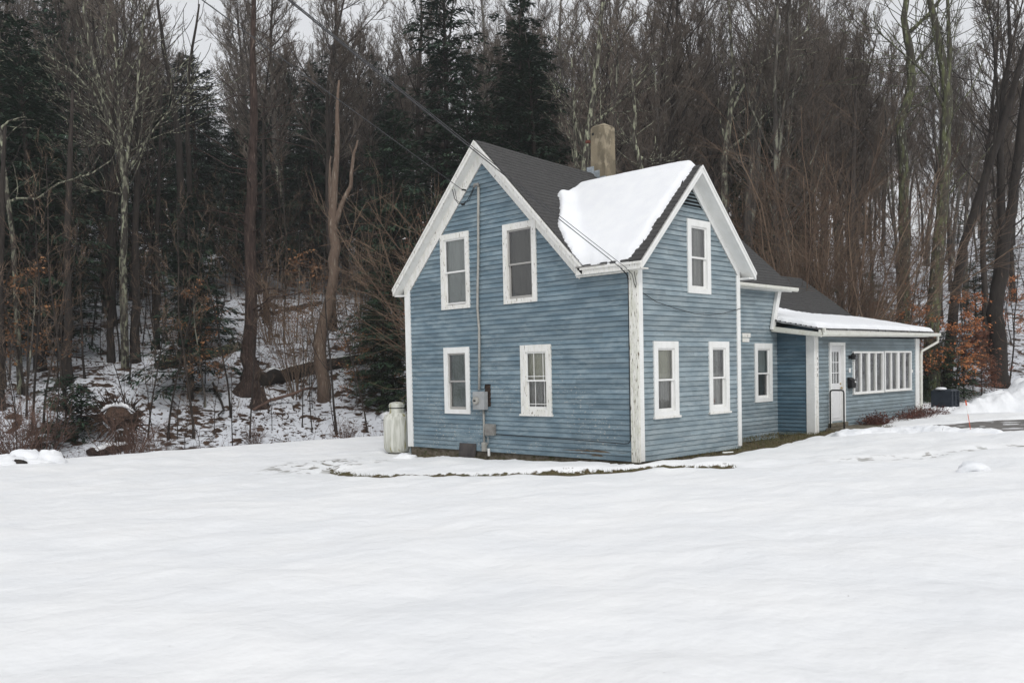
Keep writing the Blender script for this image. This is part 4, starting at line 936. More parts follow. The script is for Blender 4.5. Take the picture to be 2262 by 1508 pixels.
# ---- trees one can single out, limbs traced as poles at their real distance
def feature(name, label, stems, w, mb, mcx, seed, L=3.0, n=(10, 7, 5), tw=.012, first=.2, cat='tree', base=None, n4=2, extra=(), up=.05, sides=9, crownstems=None, f1=.26, ang=(.5, 1.0), rough=.06):
    """stems: lists of (px, py, width_px); first stem starts at the ground"""
    R = np.random.RandomState(seed); mt, mc = MB(), MB(); ws = w/F_PX; root = None; top = None
    P0 = at(stems[0][0][0], stems[0][0][1], w); g = gz(P0[0], P0[1])
    for si, st in enumerate(stems):
        pts = []; rad = []; dj = R.normal(0, .05); 
        for i, (px, py, wd) in enumerate(st):
            ww = w+(0 if (si == 0 or i == 0) else dj*i*.9); p = at(px, py, ww)
            pts.append(p); rad.append(wd*ws*(.40 if mb is M['barkl'] else .47))
        pts = np.array(pts); rad = np.array(rad)
        if si == 0:
            pts[0][2] = min(pts[0][2], g-.2)
        # subdivide with slight crookedness
        q, r_ = [pts[0]], [rad[0]]
        for a, b_, ra, rb in zip(pts[:-1], pts[1:], rad[:-1], rad[1:]):
            for s in (.33, .67, 1): q.append(a+(b_-a)*s+R.normal(0, 1, 3)*rough*min(.5, ra+.1)*(s < 1)); r_.append(ra+(rb-ra)*s)
        q = np.array(q); mt.tube(q, np.array(r_)*R.uniform(.93, 1.07, len(r_)), sides)
        if crownstems is None or si in crownstems: bare_crown(R, mt, mc, q, np.median(r_), L, *n, first if si == 0 else .12, tw=tw*.9, n4=n4, up=up, f1=f1, ang=ang, wand=.15)
    loc = (float(P0[0]), float(P0[1]), g); root = empty(name, loc, label, cat)
    for m_, nm, mm in ((mt, 'trunk', mb), (mc, 'crown', mcx)):
        if m_.v: 
            o = m_.build(nm, mm, None, smooth=nm == 'trunk'); v = np.array(m_.v)-np.array(loc); o.data.vertices.foreach_set('co', v.ravel()); o.data.update(); o.parent = root
    placed.append((loc[0], loc[1], 2)); return root
hp = hit(545, 866); wb = depth(hp)
feature('pine_tree', 'huge old pine with reddish bark and flared base beside the fallen log', [[(545, 868, 72), (549, 838, 40), (550, 760, 32), (555, 640, 29), (552, 520, 26), (557, 400, 23), (561, 250, 18), (558, 100, 13), (562, -60, 9), (556, -160, 5)]], wb, M['barkr'], M['twigl'], 1, 4.2, (54, 7, 5), first=.25, sides=16, up=-.01, f1=.24, ang=(.9, 1.6), rough=.12)
feature('dead_snag', 'barkless forked dead snag standing left of the house', [[(716, 880, 34), (706, 760, 30), (722, 690, 26), (738, 600, 25), (736, 520, 23), (735, 460, 20), (741, 380, 15), (745, 270, 10), (749, 178, 5)], [(738, 500, 17), (762, 435, 11), (776, 400, 9), (780, 350, 8), (790, 310, 4)], [(732, 470, 14), (729, 400, 9), (731, 345, 3)]], depth(hit(716, 884)), M['snag'], M['twigb'], 2, 1.2, (3, 3, 2), first=.3, n4=0, crownstems=[1], rough=.1)
feature('hardwood_tree', 'forking hardwood blotched with pale lichen among the left hemlocks', [[(276, 800, 21), (272, 620, 20), (274, 480, 19), (277, 400, 18), (262, 330, 16), (232, 230, 15), (205, 130, 12), (185, 20, 8), (170, -80, 4)], [(277, 400, 14), (285, 300, 11), (303, 225, 9), (306, 150, 7), (322, 10, 4)], [(277, 390, 9), (264, 290, 8), (262, 200, 6), (250, 60, 4)], [(268, 340, 8), (235, 310, 6), (190, 325, 5), (110, 330, 3)], [(262, 330, 9), (215, 215, 7), (150, 150, 6), (80, 110, 5), (-20, 90, 3)], [(240, 250, 7), (170, 225, 5), (125, 215, 4), (60, 250, 3)], [(280, 380, 8), (330, 300, 6), (390, 225, 4), (440, 170, 3)], [(274, 430, 7), (215, 420, 6), (150, 445, 5), (80, 440, 3)]], depth(hit(276, 812)), M['barkl'], M['twigl'], 3, 4.6, (22, 8, 5), first=.3, f1=.34)
feature('birch_tree', 'thin pale birch with a hooked top at the left edge', [[(46, 900, 18), (38, 700, 15), (28, 520, 14), (15, 430, 12), (5, 340, 10), (3, 282, 7), (18, 268, 5), (58, 258, 3)], [(18, 445, 7), (40, 438, 6), (80, 440, 6), (130, 405, 5), (200, 385, 4), (245, 355, 3)]], 36, M['barkl'], M['twigl'], 4, 2.0, (6, 4, 3), first=.35, n4=0)
feature('hardwood_tree', 'dark trunk, taller of the close pair left of the huge pine', [[(404, 760, 22), (402, 600, 20), (400, 460, 19), (396, 330, 16), (385, 230, 12), (362, 110, 9), (345, -20, 5)]], 44, M['barkd'], M['twig'], 5, 4.5, (14, 8, 5), first=.45)
feature('hardwood_tree', 'slimmer dark trunk of the close pair left of the huge pine', [[(428, 760, 14), (422, 560, 13), (418, 400, 12), (414, 280, 10), (418, 150, 7), (440, 10, 4)]], 46, M['barkd'], M['twig'], 6, 4.0, (12, 8, 5), first=.45)
feature('hardwood_tree', 'pale lichen covered hardwood forking behind the chimney', [[(1286, 520, 24), (1288, 400, 22), (1296, 320, 19), (1304, 260, 17), (1312, 190, 14), (1324, 90, 12), (1334, -10, 10), (1342, -90, 5)], [(1290, 340, 12), (1277, 290, 10), (1262, 240, 7), (1236, 215, 4)], [(1300, 285, 9), (1340, 250, 7), (1385, 212, 5), (1440, 152, 3)], [(1288, 420, 14), (1272, 350, 10), (1268, 250, 6), (1262, 120, 3)]], 40, M['barkl'], M['twigl'], 7, 4.2, (12, 7, 5), first=.4)
feature('hardwood_tree', 'crooked lichened hardwood right of the chimney', [[(1425, 560, 20), (1423, 420, 18), (1412, 350, 15), (1400, 305, 12), (1403, 250, 9), (1395, 150, 5)], [(1412, 345, 6), (1440, 362, 5), (1480, 355, 3)], [(1401, 310, 6), (1372, 318, 4)]], 37, M['barkl'], M['twigl'], 8, 2.2, (8, 6, 4), first=.3)
feature('hardwood_tree', 'lichened hardwood with long limbs reaching right over the wing roof', [[(1600, 640, 22), (1600, 480, 20), (1601, 350, 17), (1612, 260, 14), (1620, 160, 11), (1612, 40, 7), (1605, -60, 4)], [(1601, 340, 9), (1660, 290, 7), (1700, 240, 5), (1760, 180, 3)], [(1612, 250, 8), (1665, 150, 6), (1730, 110, 4), (1790, 60, 2)]], 41, M['barkl'], M['twigl'], 9, 3.6, (12, 7, 5), first=.35)
feature('hardwood_tree', 'slender lichened hardwood left of the big brown brush', [[(1648, 700, 18), (1650, 480, 16), (1662, 350, 13), (1668, 240, 10), (1690, 120, 7), (1720, 0, 4)]], 42, M['bark'], M['twig'], 10, 3.6, (12, 8, 5), first=.3)
feature('hardwood_tree', 'crooked grey hardwood with an elbow behind the porch', [[(2000, 860, 30), (1996, 640, 27), (1996, 500, 25), (1998, 390, 23), (1988, 270, 21), (2014, 190, 20), (2010, 110, 18), (1996, 40, 15), (2006, -40, 11), (2010, -140, 6)], [(2010, 70, 10), (2048, 36, 8), (2090, -20, 5)], [(2012, 150, 8), (2045, 110, 7), (2080, 60, 5)]], 43, M['barkm'], M['twig'], 11, 5.0, (16, 8, 6), first=.4)
feature('hardwood_tree', 'tall mossy hardwood behind the porch end', [[(2056, 905, 42), (2057, 800, 36), (2061, 690, 33), (2070, 580, 30), (2082, 450, 27), (2088, 330, 25), (2094, 210, 22), (2076, 110, 19), (2056, 10, 16), (2040, -90, 10)], [(2094, 215, 13), (2098, 110, 11), (2092, -20, 7), (2090, -120, 4)], [(2088, 240, 8), (2050, 170, 6), (1985, 110, 4), (1930, 60, 2)]], depth(hit(2056, 906)), M['barkm'], M['twig'], 12, 5.2, (18, 8, 6), first=.42)
feature('hardwood_tree', 'dark hardwood leaning hard to the right beyond the driveway', [[(2088, 865, 26), (2098, 760, 24), (2112, 640, 22), (2128, 540, 21), (2158, 450, 20), (2190, 350, 18), (2218, 270, 16), (2240, 190, 14), (2268, 90, 11), (2300, -20, 7)], [(2190, 350, 7), (2205, 240, 6), (2196, 120, 4), (2185, 0, 2)]], depth(hit(2088, 868)), M['barkd'], M['twig'], 13, 5.0, (14, 8, 6), first=.45)
feature('hardwood_tree', 'stout black trunk with a kink and low fork at the right edge', [[(2212, 850, 46), (2206, 800, 38), (2203, 730, 36), (2196, 690, 36), (2210, 610, 33), (2218, 530, 30), (2238, 440, 24), (2252, 330, 21), (2266, 200, 17), (2290, 40, 11)], [(2216, 540, 20), (2211, 440, 18), (2209, 330, 15), (2213, 220, 12), (2232, 100, 9), (2225, -40, 5)]], depth(hit(2212, 854)), M['barkd'], M['twig'], 14, 5.0, (14, 8, 6), first=.5)
for i, (px, py0, py1, wd, lb) in enumerate([(150, 845, 560, 22, 'dark trunk rising behind the round green shrub'), (246, 800, 520, 17, 'dark trunk between the forking hardwood and the green shrub'), (300, 800, 540, 22, 'dark double trunk in the hemlocks above the upturned roots'), (348, 770, 540, 13, 'slim dark trunk on the snow left of the mossy log'),
        (1, 905, 640, 22, 'dark trunk cut by the left edge of the view'), (1880, 800, 560, 20, 'dark trunk just right of the porch roof slope'), (1790, 760, 480, 14, 'dark thin trunk above the porch roof snow')]):
    feature('hardwood_tree', lb, [[(px, py0+6, wd*1.25), (px-3, py0-60, wd), (px+2, (py0+py1)//2, wd*.9), (px-2, py1, wd*.75), (px+4, py1-180, wd*.6), (px+10, py1-360, wd*.3)]], depth(hit(px, py0)) if px < 1500 else 42, M['barkd'], M['twig'], 40+i, 3.2, (12, 7, 5), first=.5)

# ---- slender stems standing right at the field edge
sp = Pool(sap.p); sp.used = sap.used
for i, (px, py, sc, lb) in enumerate([(370, 978, .95, 'dark sapling stem at the field edge, leftmost of a close trio'), (392, 976, .7, 'short thin sapling in the middle of the field edge trio'), (428, 975, 1.0, 'straight sapling right of the field edge trio'), (511, 930, 1.0, 'straight dark sapling standing alone before the huge pine'),
        (341, 974, .6, 'small sapling just right of the snow capped log'), (472, 968, .65, 'thin sapling below the fallen log'), (744, 965, 1.0, 'sapling clump stem left of the propane tank'), (812, 962, .8, 'sapling stem nearest the propane tank'), (690, 962, .7, 'thin sapling halfway between trio and tank'), (600, 958, .55, 'tiny sapling on the snow below the russet debris'),
        (95, 950, 1.0, 'sapling rising from brown brush at far left'), (2170, 880, .7, 'thin sapling behind the orange snow stake')]):
    h = hit(px, py-6, 26); sp.put([1, 2, 3, 1, 0, 2, 3, 1, 0, 2, 1, 2][i], h[0], h[1], i*1.3, sc, label=lb)
sap.done(); bare.done(); hem.done()

# ---- beeches holding copper leaves, thickets, young evergreens
GBE = 'young beeches holding dry leaves'
bee = Pool([make_beech(400+i, (4.2, 3.2, 5.2)[i], (.04, .03, .05)[i], 'beech_sapling', 'beech', 'tree', GBE, M['bark'], M['leafg'], nl=(15, 13, 15)[i], nb=20, size=.14) for i in range(3)])
for i, (px, py, k, sc, lb) in enumerate([(452, 900, 2, 1.0, 'copper leaved beech sapling left of the huge pine'), (430, 860, 0, .8, 'low beech sapling behind the field edge trio'), (60, 880, 2, 1.05, 'rusty leaved beech at far left'), (20, 840, 0, 1.0, 'small rusty beech at the left edge'), (700, 800, 2, 1.0, 'beech sapling in front of the dead snag'),
        (790, 900, 0, .8, 'small leafy beech behind the propane tank'), (860, 860, 1, .9, 'leafy beech twigs against the west wall corner'), (655, 760, 2, .9, 'beech sapling right of the huge pine')]):
    h = hit(px, py, 28); bee.put(k, h[0], h[1], i*1.1, sc, label=lb)
bee.done()
bee2 = Pool([make_beech(420+i, (4.6, 3.0)[i], (.04, .025)[i], 'beech_sapling', 'beech', 'tree', GBE, M['bark'], M['leafo'] if i == 0 else M['leafr'], nl=26, nb=26, spread=.5, size=.13) for i in range(2)])
for i, (px, py, k, sc, lb) in enumerate([(2108, 880, 0, 1.0, 'bright orange beech beside the leaning dark hardwood'), (2150, 870, 1, 1.0, 'russet beech over snowy boughs behind the stake'), (2190, 850, 1, .9, 'russet beech at the foot of the stout black trunk'), (2030, 900, 0, .9, 'orange beech behind the porch downspout'), (1970, 840, 0, 1.0, 'orange beech above the porch roof end'), (2240, 760, 0, .8, 'orange beech beyond the stout black trunk'), (1925, 800, 1, 1.0, 'low orange beech behind the porch roof'), (2175, 890, 1, .6, 'lowest russet beech behind the snow bank')]):
    h = hit(px, py, 36); bee2.put(k, h[0], h[1], i*1.7, sc, label=lb)
bee2.done()
GT = 'bare brush'
th = Pool([make_thicket(500+i, (6.0, 4.0, 2.2)[i], (1.2, .9, .7)[i], (26, 22, 26)[i], 'brush_thicket', 'brush', 'shrub', GT, (M['twigb'], M['twigb'], M['twigr'])[i], fan=(.45, .5, .8)[i]) for i in range(3)])
for i, (px, py, w, k, sc, lb) in enumerate([(655, 0, 40, 0, 1.15, 'tall fan of brown stems left of the dead snag'), (800, 0, 44, 0, 1.0, 'tall brown thicket right of the dead snag'), (600, 0, 46, 1, 1.0, 'brown thicket just right of the huge pine'), (90, 0, 31, 2, 1.0, 'reddish brush at the field edge, far left'), (30, 0, 30, 2, 1.1, 'reddish brush in the left corner of the wood'), (270, 0, 31, 2, .9, 'reddish brush over the upturned roots'), (320, 0, 30, 2, .75, 'reddish shoots by the snow capped log'),
        (560, 0, 34, 2, .45, 'low russet shoots below the fallen log'), (760, 0, 35, 2, .5, 'red brush at the field edge left of the propane tank')]):
    x, y = world(px, w); th.put(k, x, y, i*2.1, sc, label=lb)
th.done()
big = Pool([make_thicket(520+i, (8.5, 7.5)[i], (2.4, 2.2)[i], (30, 28)[i], 'brush_thicket', 'brush', 'shrub', GT, (M['twigb'], M['twigb'])[i], sub=11, n3=6, fan=.85, tw=.008, r=.028, wd=.13) for i in range(2)])
for i, (px, w, k, sc, lb, z) in enumerate([(1840, 37, 0, 1.4, 'big rounded mass of brown brush above the porch', None), (1740, 39, 1, 1.35, 'reddish brown brush behind the main roof end', None), (1880, 41, 0, .95, 'brown brush behind the porch end', None), (1090, 38, 1, 1.35, 'rusty brush behind the main roof peak', None), (1030, 38, 1, 1.1, 'rusty brush left of the main roof peak', None), (1180, 40, 1, 1.1, 'dark rusty brush behind the main ridge', None), (1690, 44, 0, 1.25, 'brown brush rising over the wing gable', None), (1500, 43, 0, .8, 'grey brown brush right of the chimney', None)]):
    x, y = world(px, w); big.put(k, x, y, i*1.9, sc, label=lb)
big.done()
rb = Pool([make_beech(440, 8.5, .09, 'beech_tree', 'beech', 'tree', None, M['bark'], M['leafr'], nl=16, nb=30, spread=.38, size=.12, first=.2, up=.06)])
for px, w, sc, lb in ((1000, 37, 1.0, 'russet leaved beech behind the left roof slope'), (1110, 40, .95, 'russet leaved beech behind the roof peak')):
    x, y = world(px, w); rb.put(0, x, y, px, sc, label=lb)
yg = Pool([make_conifer(600+i, (3.2, 1.6, 5.0)[i], (1.4, 1.15, 1.6)[i], (.05, .04, .07)[i], 'hemlock_sapling', 'h', 'tree', 'young hemlocks', M['barkd'], (M['hemg'], M['hem'], M['hemg'])[i], base=.04, dens=2.2, size=.16, ws=.22, per=6, power=.6) for i in range(3)])
for i, (px, py, k, sc, lb) in enumerate([(2080, 905, 0, 1.0, 'yellow green young hemlock behind the compost bin'), (2130, 895, 1, 1.0, 'low green hemlock boughs right of the compost bin'), (2155, 790, 2, 1.0, 'young green hemlock between leaning and stout trunks'), (2040, 905, 1, .8, 'small green hemlock left of the compost bin'), (145, 962, 1, 1.5, 'round dark green shrubby hemlock left of the upturned roots'), (180, 955, 1, 1.2, 'smaller round dark hemlock beside the upturned roots'), (830, 850, 0, 1.3, 'young hemlock in the dark left of the house'), (870, 900, 0, 1.1, 'young hemlock right behind the propane tank'), (860, 760, 2, 1.2, 'taller young hemlock against the left wall edge'), (1930, 780, 2, .9, 'young hemlock above the porch roof')]):
    h = hit(px, py, 27 if px < 1500 else 33); yg.put(k, h[0], h[1], i, sc, label=lb)
yg.done()

# the wood beyond the brow of the hill reads as one grey mass of twigs
R = np.random.RandomState(77); b = MB()
for i in range(230):
    px = R.uniform(-500, 2800); w = R.uniform(108, 175); x, y = world(px, w); z = gz(x, y); H = R.uniform(12, 18); P = path(R, (x, y, z-.3), (R.normal(0, .05), R.normal(0, .05), 1), H, 6, .04, .03)
    b.tube(P, [.18, .15, .12, .10, .07, .05, .02], 4, False)
    for j in range(16):
        t = R.uniform(.25, .98); p, T = interp(P, t); b1 = path(R, p, dirs(R, T, R.uniform(.4, .9)), H*.33*(1.15-t), 4, .1, .1); b.tube(b1, [.05, .04, .03, .025, .02], 3, False)
        for q in range(7): p2, T2 = interp(b1, R.uniform(.2, .95)); b.tube(path(R, p2, dirs(R, T2, R.uniform(.4, .8)), H*.12, 2, .1, .1), [.025, .02, .014], 3, False)
o = b.build('distant_wood', M['twig'], None); tag(o, 'far bare wood beyond the brow of the hill', 'wood', None, 'stuff')

R = np.random.RandomState(31); b = MB(); c_ = 0
while c_ < 5200:
    px = R.uniform(-100, 2400); w = 28+26*R.rand()**1.3; x, y = world(px, w)
    if edge_d(np.array([x]), np.array([y]))[0] < .6 or inhouse(x, y): continue
    if vn(x*.8, y*.8) < .42 and R.rand() < .8: continue
    z = gz(x, y); c_ += 1
    if c_ % 4 == 0: d = R.normal(0, 1, 3)*np.array([1, 1, .12]); d = unit(d)*R.uniform(.2, .8); b.tube(np.array([(x, y, z+.02), (x+d[0]*.5, y+d[1]*.5, gz(x+d[0]*.5, y+d[1]*.5)+.05), (x+d[0], y+d[1], gz(x+d[0], y+d[1])+.03)]), [.013, .011, .005], 3, False)
    else: leaves(R, b, np.array([(x, y, z+.03), (x+.1, y, z+.05)]), 3, .12, .13, 1.5)
o = b.build('leaf_litter', M['leafd'], None); tag(o, 'dead leaves and sticks strewn over the snowy slope', 'leaf litter', None, 'stuff')

# ================================================================== OTHER OBJECTS
# propane tank
tx, ty = .20, 8.43; tz = -.42; T_ = (tx, ty, tz)
M['tank'] = mat('tank_paint', (.66, .66, .60), .55, (.46, .46, .40), (5, 5, .6), 2.2, .42, .58, .1, 20, col3=(.30, .27, .13), n3=1.6, lo3=.58, hi3=.66)
tk = empty('propane_tank', T_, 'stained white upright propane tank at the left house corner', 'propane tank')
r = .375; prof = [(.10, .06), (.22, .075), (.31, .125), (.36, .20), (r, .30), (r, .98), (.36, 1.06), (.31, 1.13), (.22, 1.185), (.12, 1.205), (.05, 1.21)]
b = MB(); b.lathe(T_, prof, 32); b.build('body', M['tank'], tk, smooth=True)
b = MB(); b.lathe(T_, [(.205, 1.18), (.205, 1.30)], 28); b.lathe(T_, [(.212, 1.33), (.218, 1.40), (.19, 1.45), (.11, 1.478), (.02, 1.485)], 28); b.build('valve_cover', M['tank'], tk, smooth=False, label='domed lid with dark slot')
b = MB(); b.lathe(T_, [(.19, 1.29), (.19, 1.35)], 20); b.build('slot', M['black'], tk)
b = MB(); b.lathe(T_, [(.26, .0), (.26, .10)], 20); b.build('foot_ring', M['barkd'] if 'barkd' in M else M['black'], tk)
for a in (2.4, 5.5): b = MB(); b.tube([(tx+.33*math.cos(a), ty+.33*math.sin(a), tz+1.08), (tx+.36*math.cos(a), ty+.36*math.sin(a), tz+1.17), (tx+.30*math.cos(a), ty+.30*math.sin(a), tz+1.16)], .009, 6); b.build('lifting_lug', M['tank'], tk)
# handrail
rl = MB(); xh, ya, yb = 9.22, .28, -.12
rl.tube([(xh, ya, -.1), (xh, ya, 1.06), (xh, ya-.02, 1.10), (xh, ya-.06, 1.12), (xh, yb+.06, 1.12), (xh, yb+.02, 1.10), (xh, yb, 1.06), (xh, yb, -.12)], .022, 8)
hr = rl.build('handrail', M['black'], None, smooth=True); tag(hr, 'black bent pipe handrail in front of the white door', 'handrail')
# mailbox on the wall
b = MB(); b.box(10.52, 10.78, .24, .375, 1.14, 1.34); b.hexa([(10.51, .22, 1.34), (10.79, .22, 1.34), (10.79, .376, 1.34), (10.51, .376, 1.34)], [(10.51, .30, 1.42), (10.79, .30, 1.42), (10.79, .376, 1.46), (10.51, .376, 1.46)])
ml2 = empty('mailbox', (10.65, .376, 1.14), 'black mailbox hanging on the porch wall below the lantern', 'mailbox'); b.build('box', M['black'], ml2, bevel=.008)
b = MB(); b.box(10.70, 10.765, .232, .239, 1.30, 1.36); b.build('letter', M['trim'], ml2)
# compost bin
cx, cy_ = world(2088, 31.6)[0], world(2088, 31.6)[1]; cz = gz(cx, cy_)-.05
M['bin'] = mat('bin_plastic', (.018, .024, .034), .5, (.028, .036, .048), (1,1,1), 4, .4, .6)
cz += .06; cb = empty('compost_bin', (cx, cy_, cz), 'black slatted compost bin beyond the porch end', 'compost bin')
def loc_mesh(b, name, m, root, **k): return b.build(name, m, root, **k)
b = MB(); hw = .33
for zz in range(6):
    z0 = cz+.06+zz*.105; s = 1-.02*zz
    b.box(cx-hw*s, cx+hw*s, cy_-hw*s, cy_+hw*s, z0, z0+.085); b.box(cx-hw*s+.03, cx+hw*s-.03, cy_-hw*s+.03, cy_+hw*s-.03, z0+.085, z0+.105)
for sx in (-1, 0, 1):
    b.box(cx+sx*hw*.98-.035, cx+sx*hw*.98+.035, cy_-hw-.015, cy_+hw+.015, cz, cz+.69)
b.box(cx-hw-.015, cx+hw+.015, cy_-.035, cy_+.035, cz, cz+.69)
loc_mesh(b, 'body', M['bin'], cb); b = MB(); b.hexa([(cx-.35, cy_-.35, cz+.69), (cx+.35, cy_-.35, cz+.69), (cx+.35, cy_+.35, cz+.69), (cx-.35, cy_+.35, cz+.69)], [(cx-.28, cy_-.28, cz+.76), (cx+.28, cy_-.28, cz+.76), (cx+.28, cy_+.28, cz+.76), (cx-.28, cy_+.28, cz+.76)]); b.build('lid', M['bin'], cb, bevel=.01)
b = MB(); b.lathe((cx-.24, cy_+.05, cz+.75), [(.19, 0), (.17, .05), (.10, .075), (.02, .08)], 14); o = b.build('snow_patch', M['snow'], None, smooth=True); tag(o, 'small cap of snow on the compost bin lid', 'snow')
# orange snow stake
sx, sy = world(2146, 22.6); sz = gz(sx, sy)
M['orange'] = mat('stake_orange', (.60, .10, .04), .5); stp = empty('snow_stake', (sx, sy, sz), 'thin orange and white driveway marker stake leaning slightly', 'marker stake')
p0 = np.array((sx, sy, sz-.1)); p1 = at(2133, 884, depth((sx, sy, sz))+.05)
b = MB(); b.tube([p0, p0+(p1-p0)*.62], .008, 6); b.build('rod', M['orange'], stp); b = MB(); b.tube([p0+(p1-p0)*.62, p0+(p1-p0)*.88], .011, 6); b.build('reflective_band', M['trim'], stp); b = MB(); b.tube([p0+(p1-p0)*.86, p1], .017, 7); b.build('tip', M['orange'], stp)

# snow banks and lumps
M['snowb'] = mat('bank_snow', (.85, .86, .875), .8, (.74, .76, .79), (1,1,1), 1.6, .45, .7, .6, 5, spec=.2, bdist=.06)
def bank(name, pts, label, seed, cat='snow bank', lump=.35):
    """pts: (x, y, half_width, height)"""
    P = np.array(pts, float); n = 26*(len(P)-1); R = np.random.RandomState(seed); b = MB(); nt_ = 22
    for i in range(n+1):
        s = i/n*(len(P)-1); k = min(int(s), len(P)-2); q = P[k]+(P[k+1]-P[k])*(s-k); t = P[k+1][:2]-P[k][:2]; t /= np.hypot(*t); nr = np.array([-t[1], t[0]])
        end = min(1, i/4, (n-i)/4)
        for j in range(nt_+1):
            u = j/nt_*2-1; xy = q[:2]+nr*u*q[2]*(.8+.5*vn(s*2.3+seed, 3.1)*1); h = q[3]*max(0, 1-abs(u)**2.0)**1.0*end
            nz_ = fbm(np.array([xy[0]*1.7+seed]), np.array([xy[1]*1.7]), 4)[0]; nz2 = fbm(np.array([xy[0]*6]), np.array([xy[1]*6+seed]), 3)[0]
            b.v.append((xy[0], xy[1], float(lawn(xy[0], xy[1]))-.05+h*(1+lump*4*nz_)+max(0, 1-abs(u))*.25*nz2*min(1, q[3]*3)*end-(.08 if j in (0, nt_) else 0)))
    for i in range(n):
        for j in range(nt_): a = i*(nt_+1)+j; b.f.append((a, a+1, a+nt_+2, a+nt_+1))
    o = b.build(name, M['snowb'], None, smooth=True); return tag(o, label, cat)
def wl(px, w, hw, h): x, y = world(px, w); return (x, y, hw, h)
bank('snow_bank', [wl(1838, 23.6, .35, .08), wl(1890, 23.6, .5, .26), wl(1960, 23.6, .6, .20), wl(2020, 23.5, .6, .22), wl(2090, 23.1, .6, .22), wl(2160, 22.6, .55, .16), wl(2215, 22.2, .4, .06)], 'low ploughed snow ridge between the lawn and the driveway', 3)
bank('snow_bank', [wl(2022, 31.0, .5, .12), wl(2070, 30.6, .7, .24), wl(2110, 30.4, .8, .26), wl(2160, 30.4, 1.0, .50), wl(2210, 30.6, 1.3, .78), wl(2262, 30.8, 1.5, .98), wl(2340, 31, 1.6, 1.05), wl(2420, 31, 1.2, .6)], 'tall lumpy ploughed snow bank at the far side of the driveway', 8)
def lump(name, px, py, rx, rz, label, seed, m=None, cat='snow', wv=None):
    P = hit(px, py, 5, 60) if wv is None else None
    if wv is None:
        d = ray(px, py); ws_ = np.arange(5, 60, .02); Q = CAM[None]+ws_[:, None]*d[None]; g = ground(Q[:, 0], Q[:, 1]); k = np.where(Q[:, 2] < g+.02)[0][0]; P = Q[k]
    else: P = np.array([*world(px, wv), 0]); P[2] = gz(P[0], P[1])
    b = MB(); n, mth = 18, 9
    for i in range(mth+1):
        ph = math.pi*.5*i/mth
        for j in range(n):
            a = 2*math.pi*j/n; f = 1+1.4*float(vn(math.cos(a)*1.5+seed+i*.3, math.sin(a)*1.5+i*.25)-.5)*.6
            b.v.append((P[0]+rx*math.cos(ph)*math.cos(a)*f, P[1]+rx*math.cos(ph)*math.sin(a)*f, P[2]-.04+rz*math.sin(ph)*(1+.9*math.cos(ph)*(float(vn(math.cos(a)*2+seed, math.sin(a)*2+i*.6))-.5))))
    for i in range(mth):
        for j in range(n): a = i*n+j; c = i*n+(j+1) % n; b.f.append((a, c, c+n, a+n))
    o = b.build(name, m or M['snowb'], None, smooth=True); return tag(o, label, cat)
lump('snow_chunk', 2148, 1040, .27, .20, 'single icy snow chunk on the lawn at right', 5)
lump('snow_mound', 890, 996, .28, .16, 'smooth snow mound between propane tank and house corner', 9, M['snow'], wv=23.55)
for i, (px, w, rx, rz, lb) in enumerate([(50, 26.2, .35, .30, 'snow covered hump at the lower left field edge'), (105, 26.0, .30, .28, 'pointed snow hump right of the corner hump'), (10, 25.4, .4, .22, 'snow hump cut by the left edge'), (14, 26.9, .5, .35, 'rear snow hump at the left edge'), (80, 25.6, .3, .14, 'small snow hump before the pointed ones')]):
    lump('snow_hump', px, 0, rx*1.35, rz*1.3, lb, 20+i, M['snow'], wv=w)
lump('rock', 34, 0, .20, .20, 'dark grass tufted rock showing through snow at left', 33, M['barkd'], 'rock', wv=25.2)

# logs, stump, root plate
def log(name, pts, label, m, cat='fallen log', snow=None, lab2=None):
    b = MB(); pts = [(*at(px, py, w), wd*w/F_PX*.5) for px, py, w, wd in pts]
    pts = [(x, y, (gz(x, y)+r*.55) if 'log' in name else z, r) for x, y, z, r in pts]; P = np.array([p[:3] for p in pts]); r_ = [p[3] for p in pts]
    q, rr = [P[0]], [r_[0]]; R = np.random.RandomState(len(label))
    for a, c, ra, rb_ in zip(P[:-1], P[1:], r_[:-1], r_[1:]):
        for s in (.25, .5, .75, 1): q.append(a+(c-a)*s+R.normal(0, .03, 3)); rr.append((ra+(rb_-ra)*s)*R.uniform(.92, 1.08))
    b.tube(np.array(q), np.array(rr), 12); o = b.build(name, m, None, smooth=True); tag(o, label, cat)
    if snow:
        b = MB(); qq = np.array(q)[1:-1]+np.array([0, 0, 1])*(np.array(rr)[1:-1, None]*.55); b.tube(qq, np.array(rr)[1:-1]*snow, 8); s = b.build('log_snow', M['snow'], None, smooth=True); tag(s, lab2, 'snow')
    return o
w1 = wb-1.0
def lg(*P): return [(px, py, depth(hit(px, py)), wd) for px, py, wd in P]
log('fallen_log', lg((575, 850, 38), (620, 840, 36), (700, 822, 32), (780, 806, 26), (830, 798, 16)), 'thick dark log lying from the huge pine towards the house', M['barkd'], 'fallen log', .55, 'snow lying along the thick dark log')
log('fallen_log', lg((350, 818, 26), (420, 800, 30), (470, 788, 26), (530, 772, 20)), 'grey mossy log behind the copper beech sapling', M['barkm'], 'fallen log')
log('fallen_log', lg((575, 700, 12), (650, 685, 11), (705, 672, 9)), 'distant dark log high on the snowy slope', M['barkd'], 'fallen log')
log('fallen_log', [(196, 984, 31.6, 22), (228, 962, 32, 24), (262, 940, 32.4, 22), (284, 924, 32.7, 18)], 'short rotten log capped with snow at the field edge', M['barkr'], 'fallen log', .75, 'snow cap on the short rotten log')
log('fallen_branch', [(470, 845, 40, 5), (495, 905, 37, 5), (480, 915, 36, 4)], 'thin fallen branch on the snow below the pine', M['barkd'], 'branch')
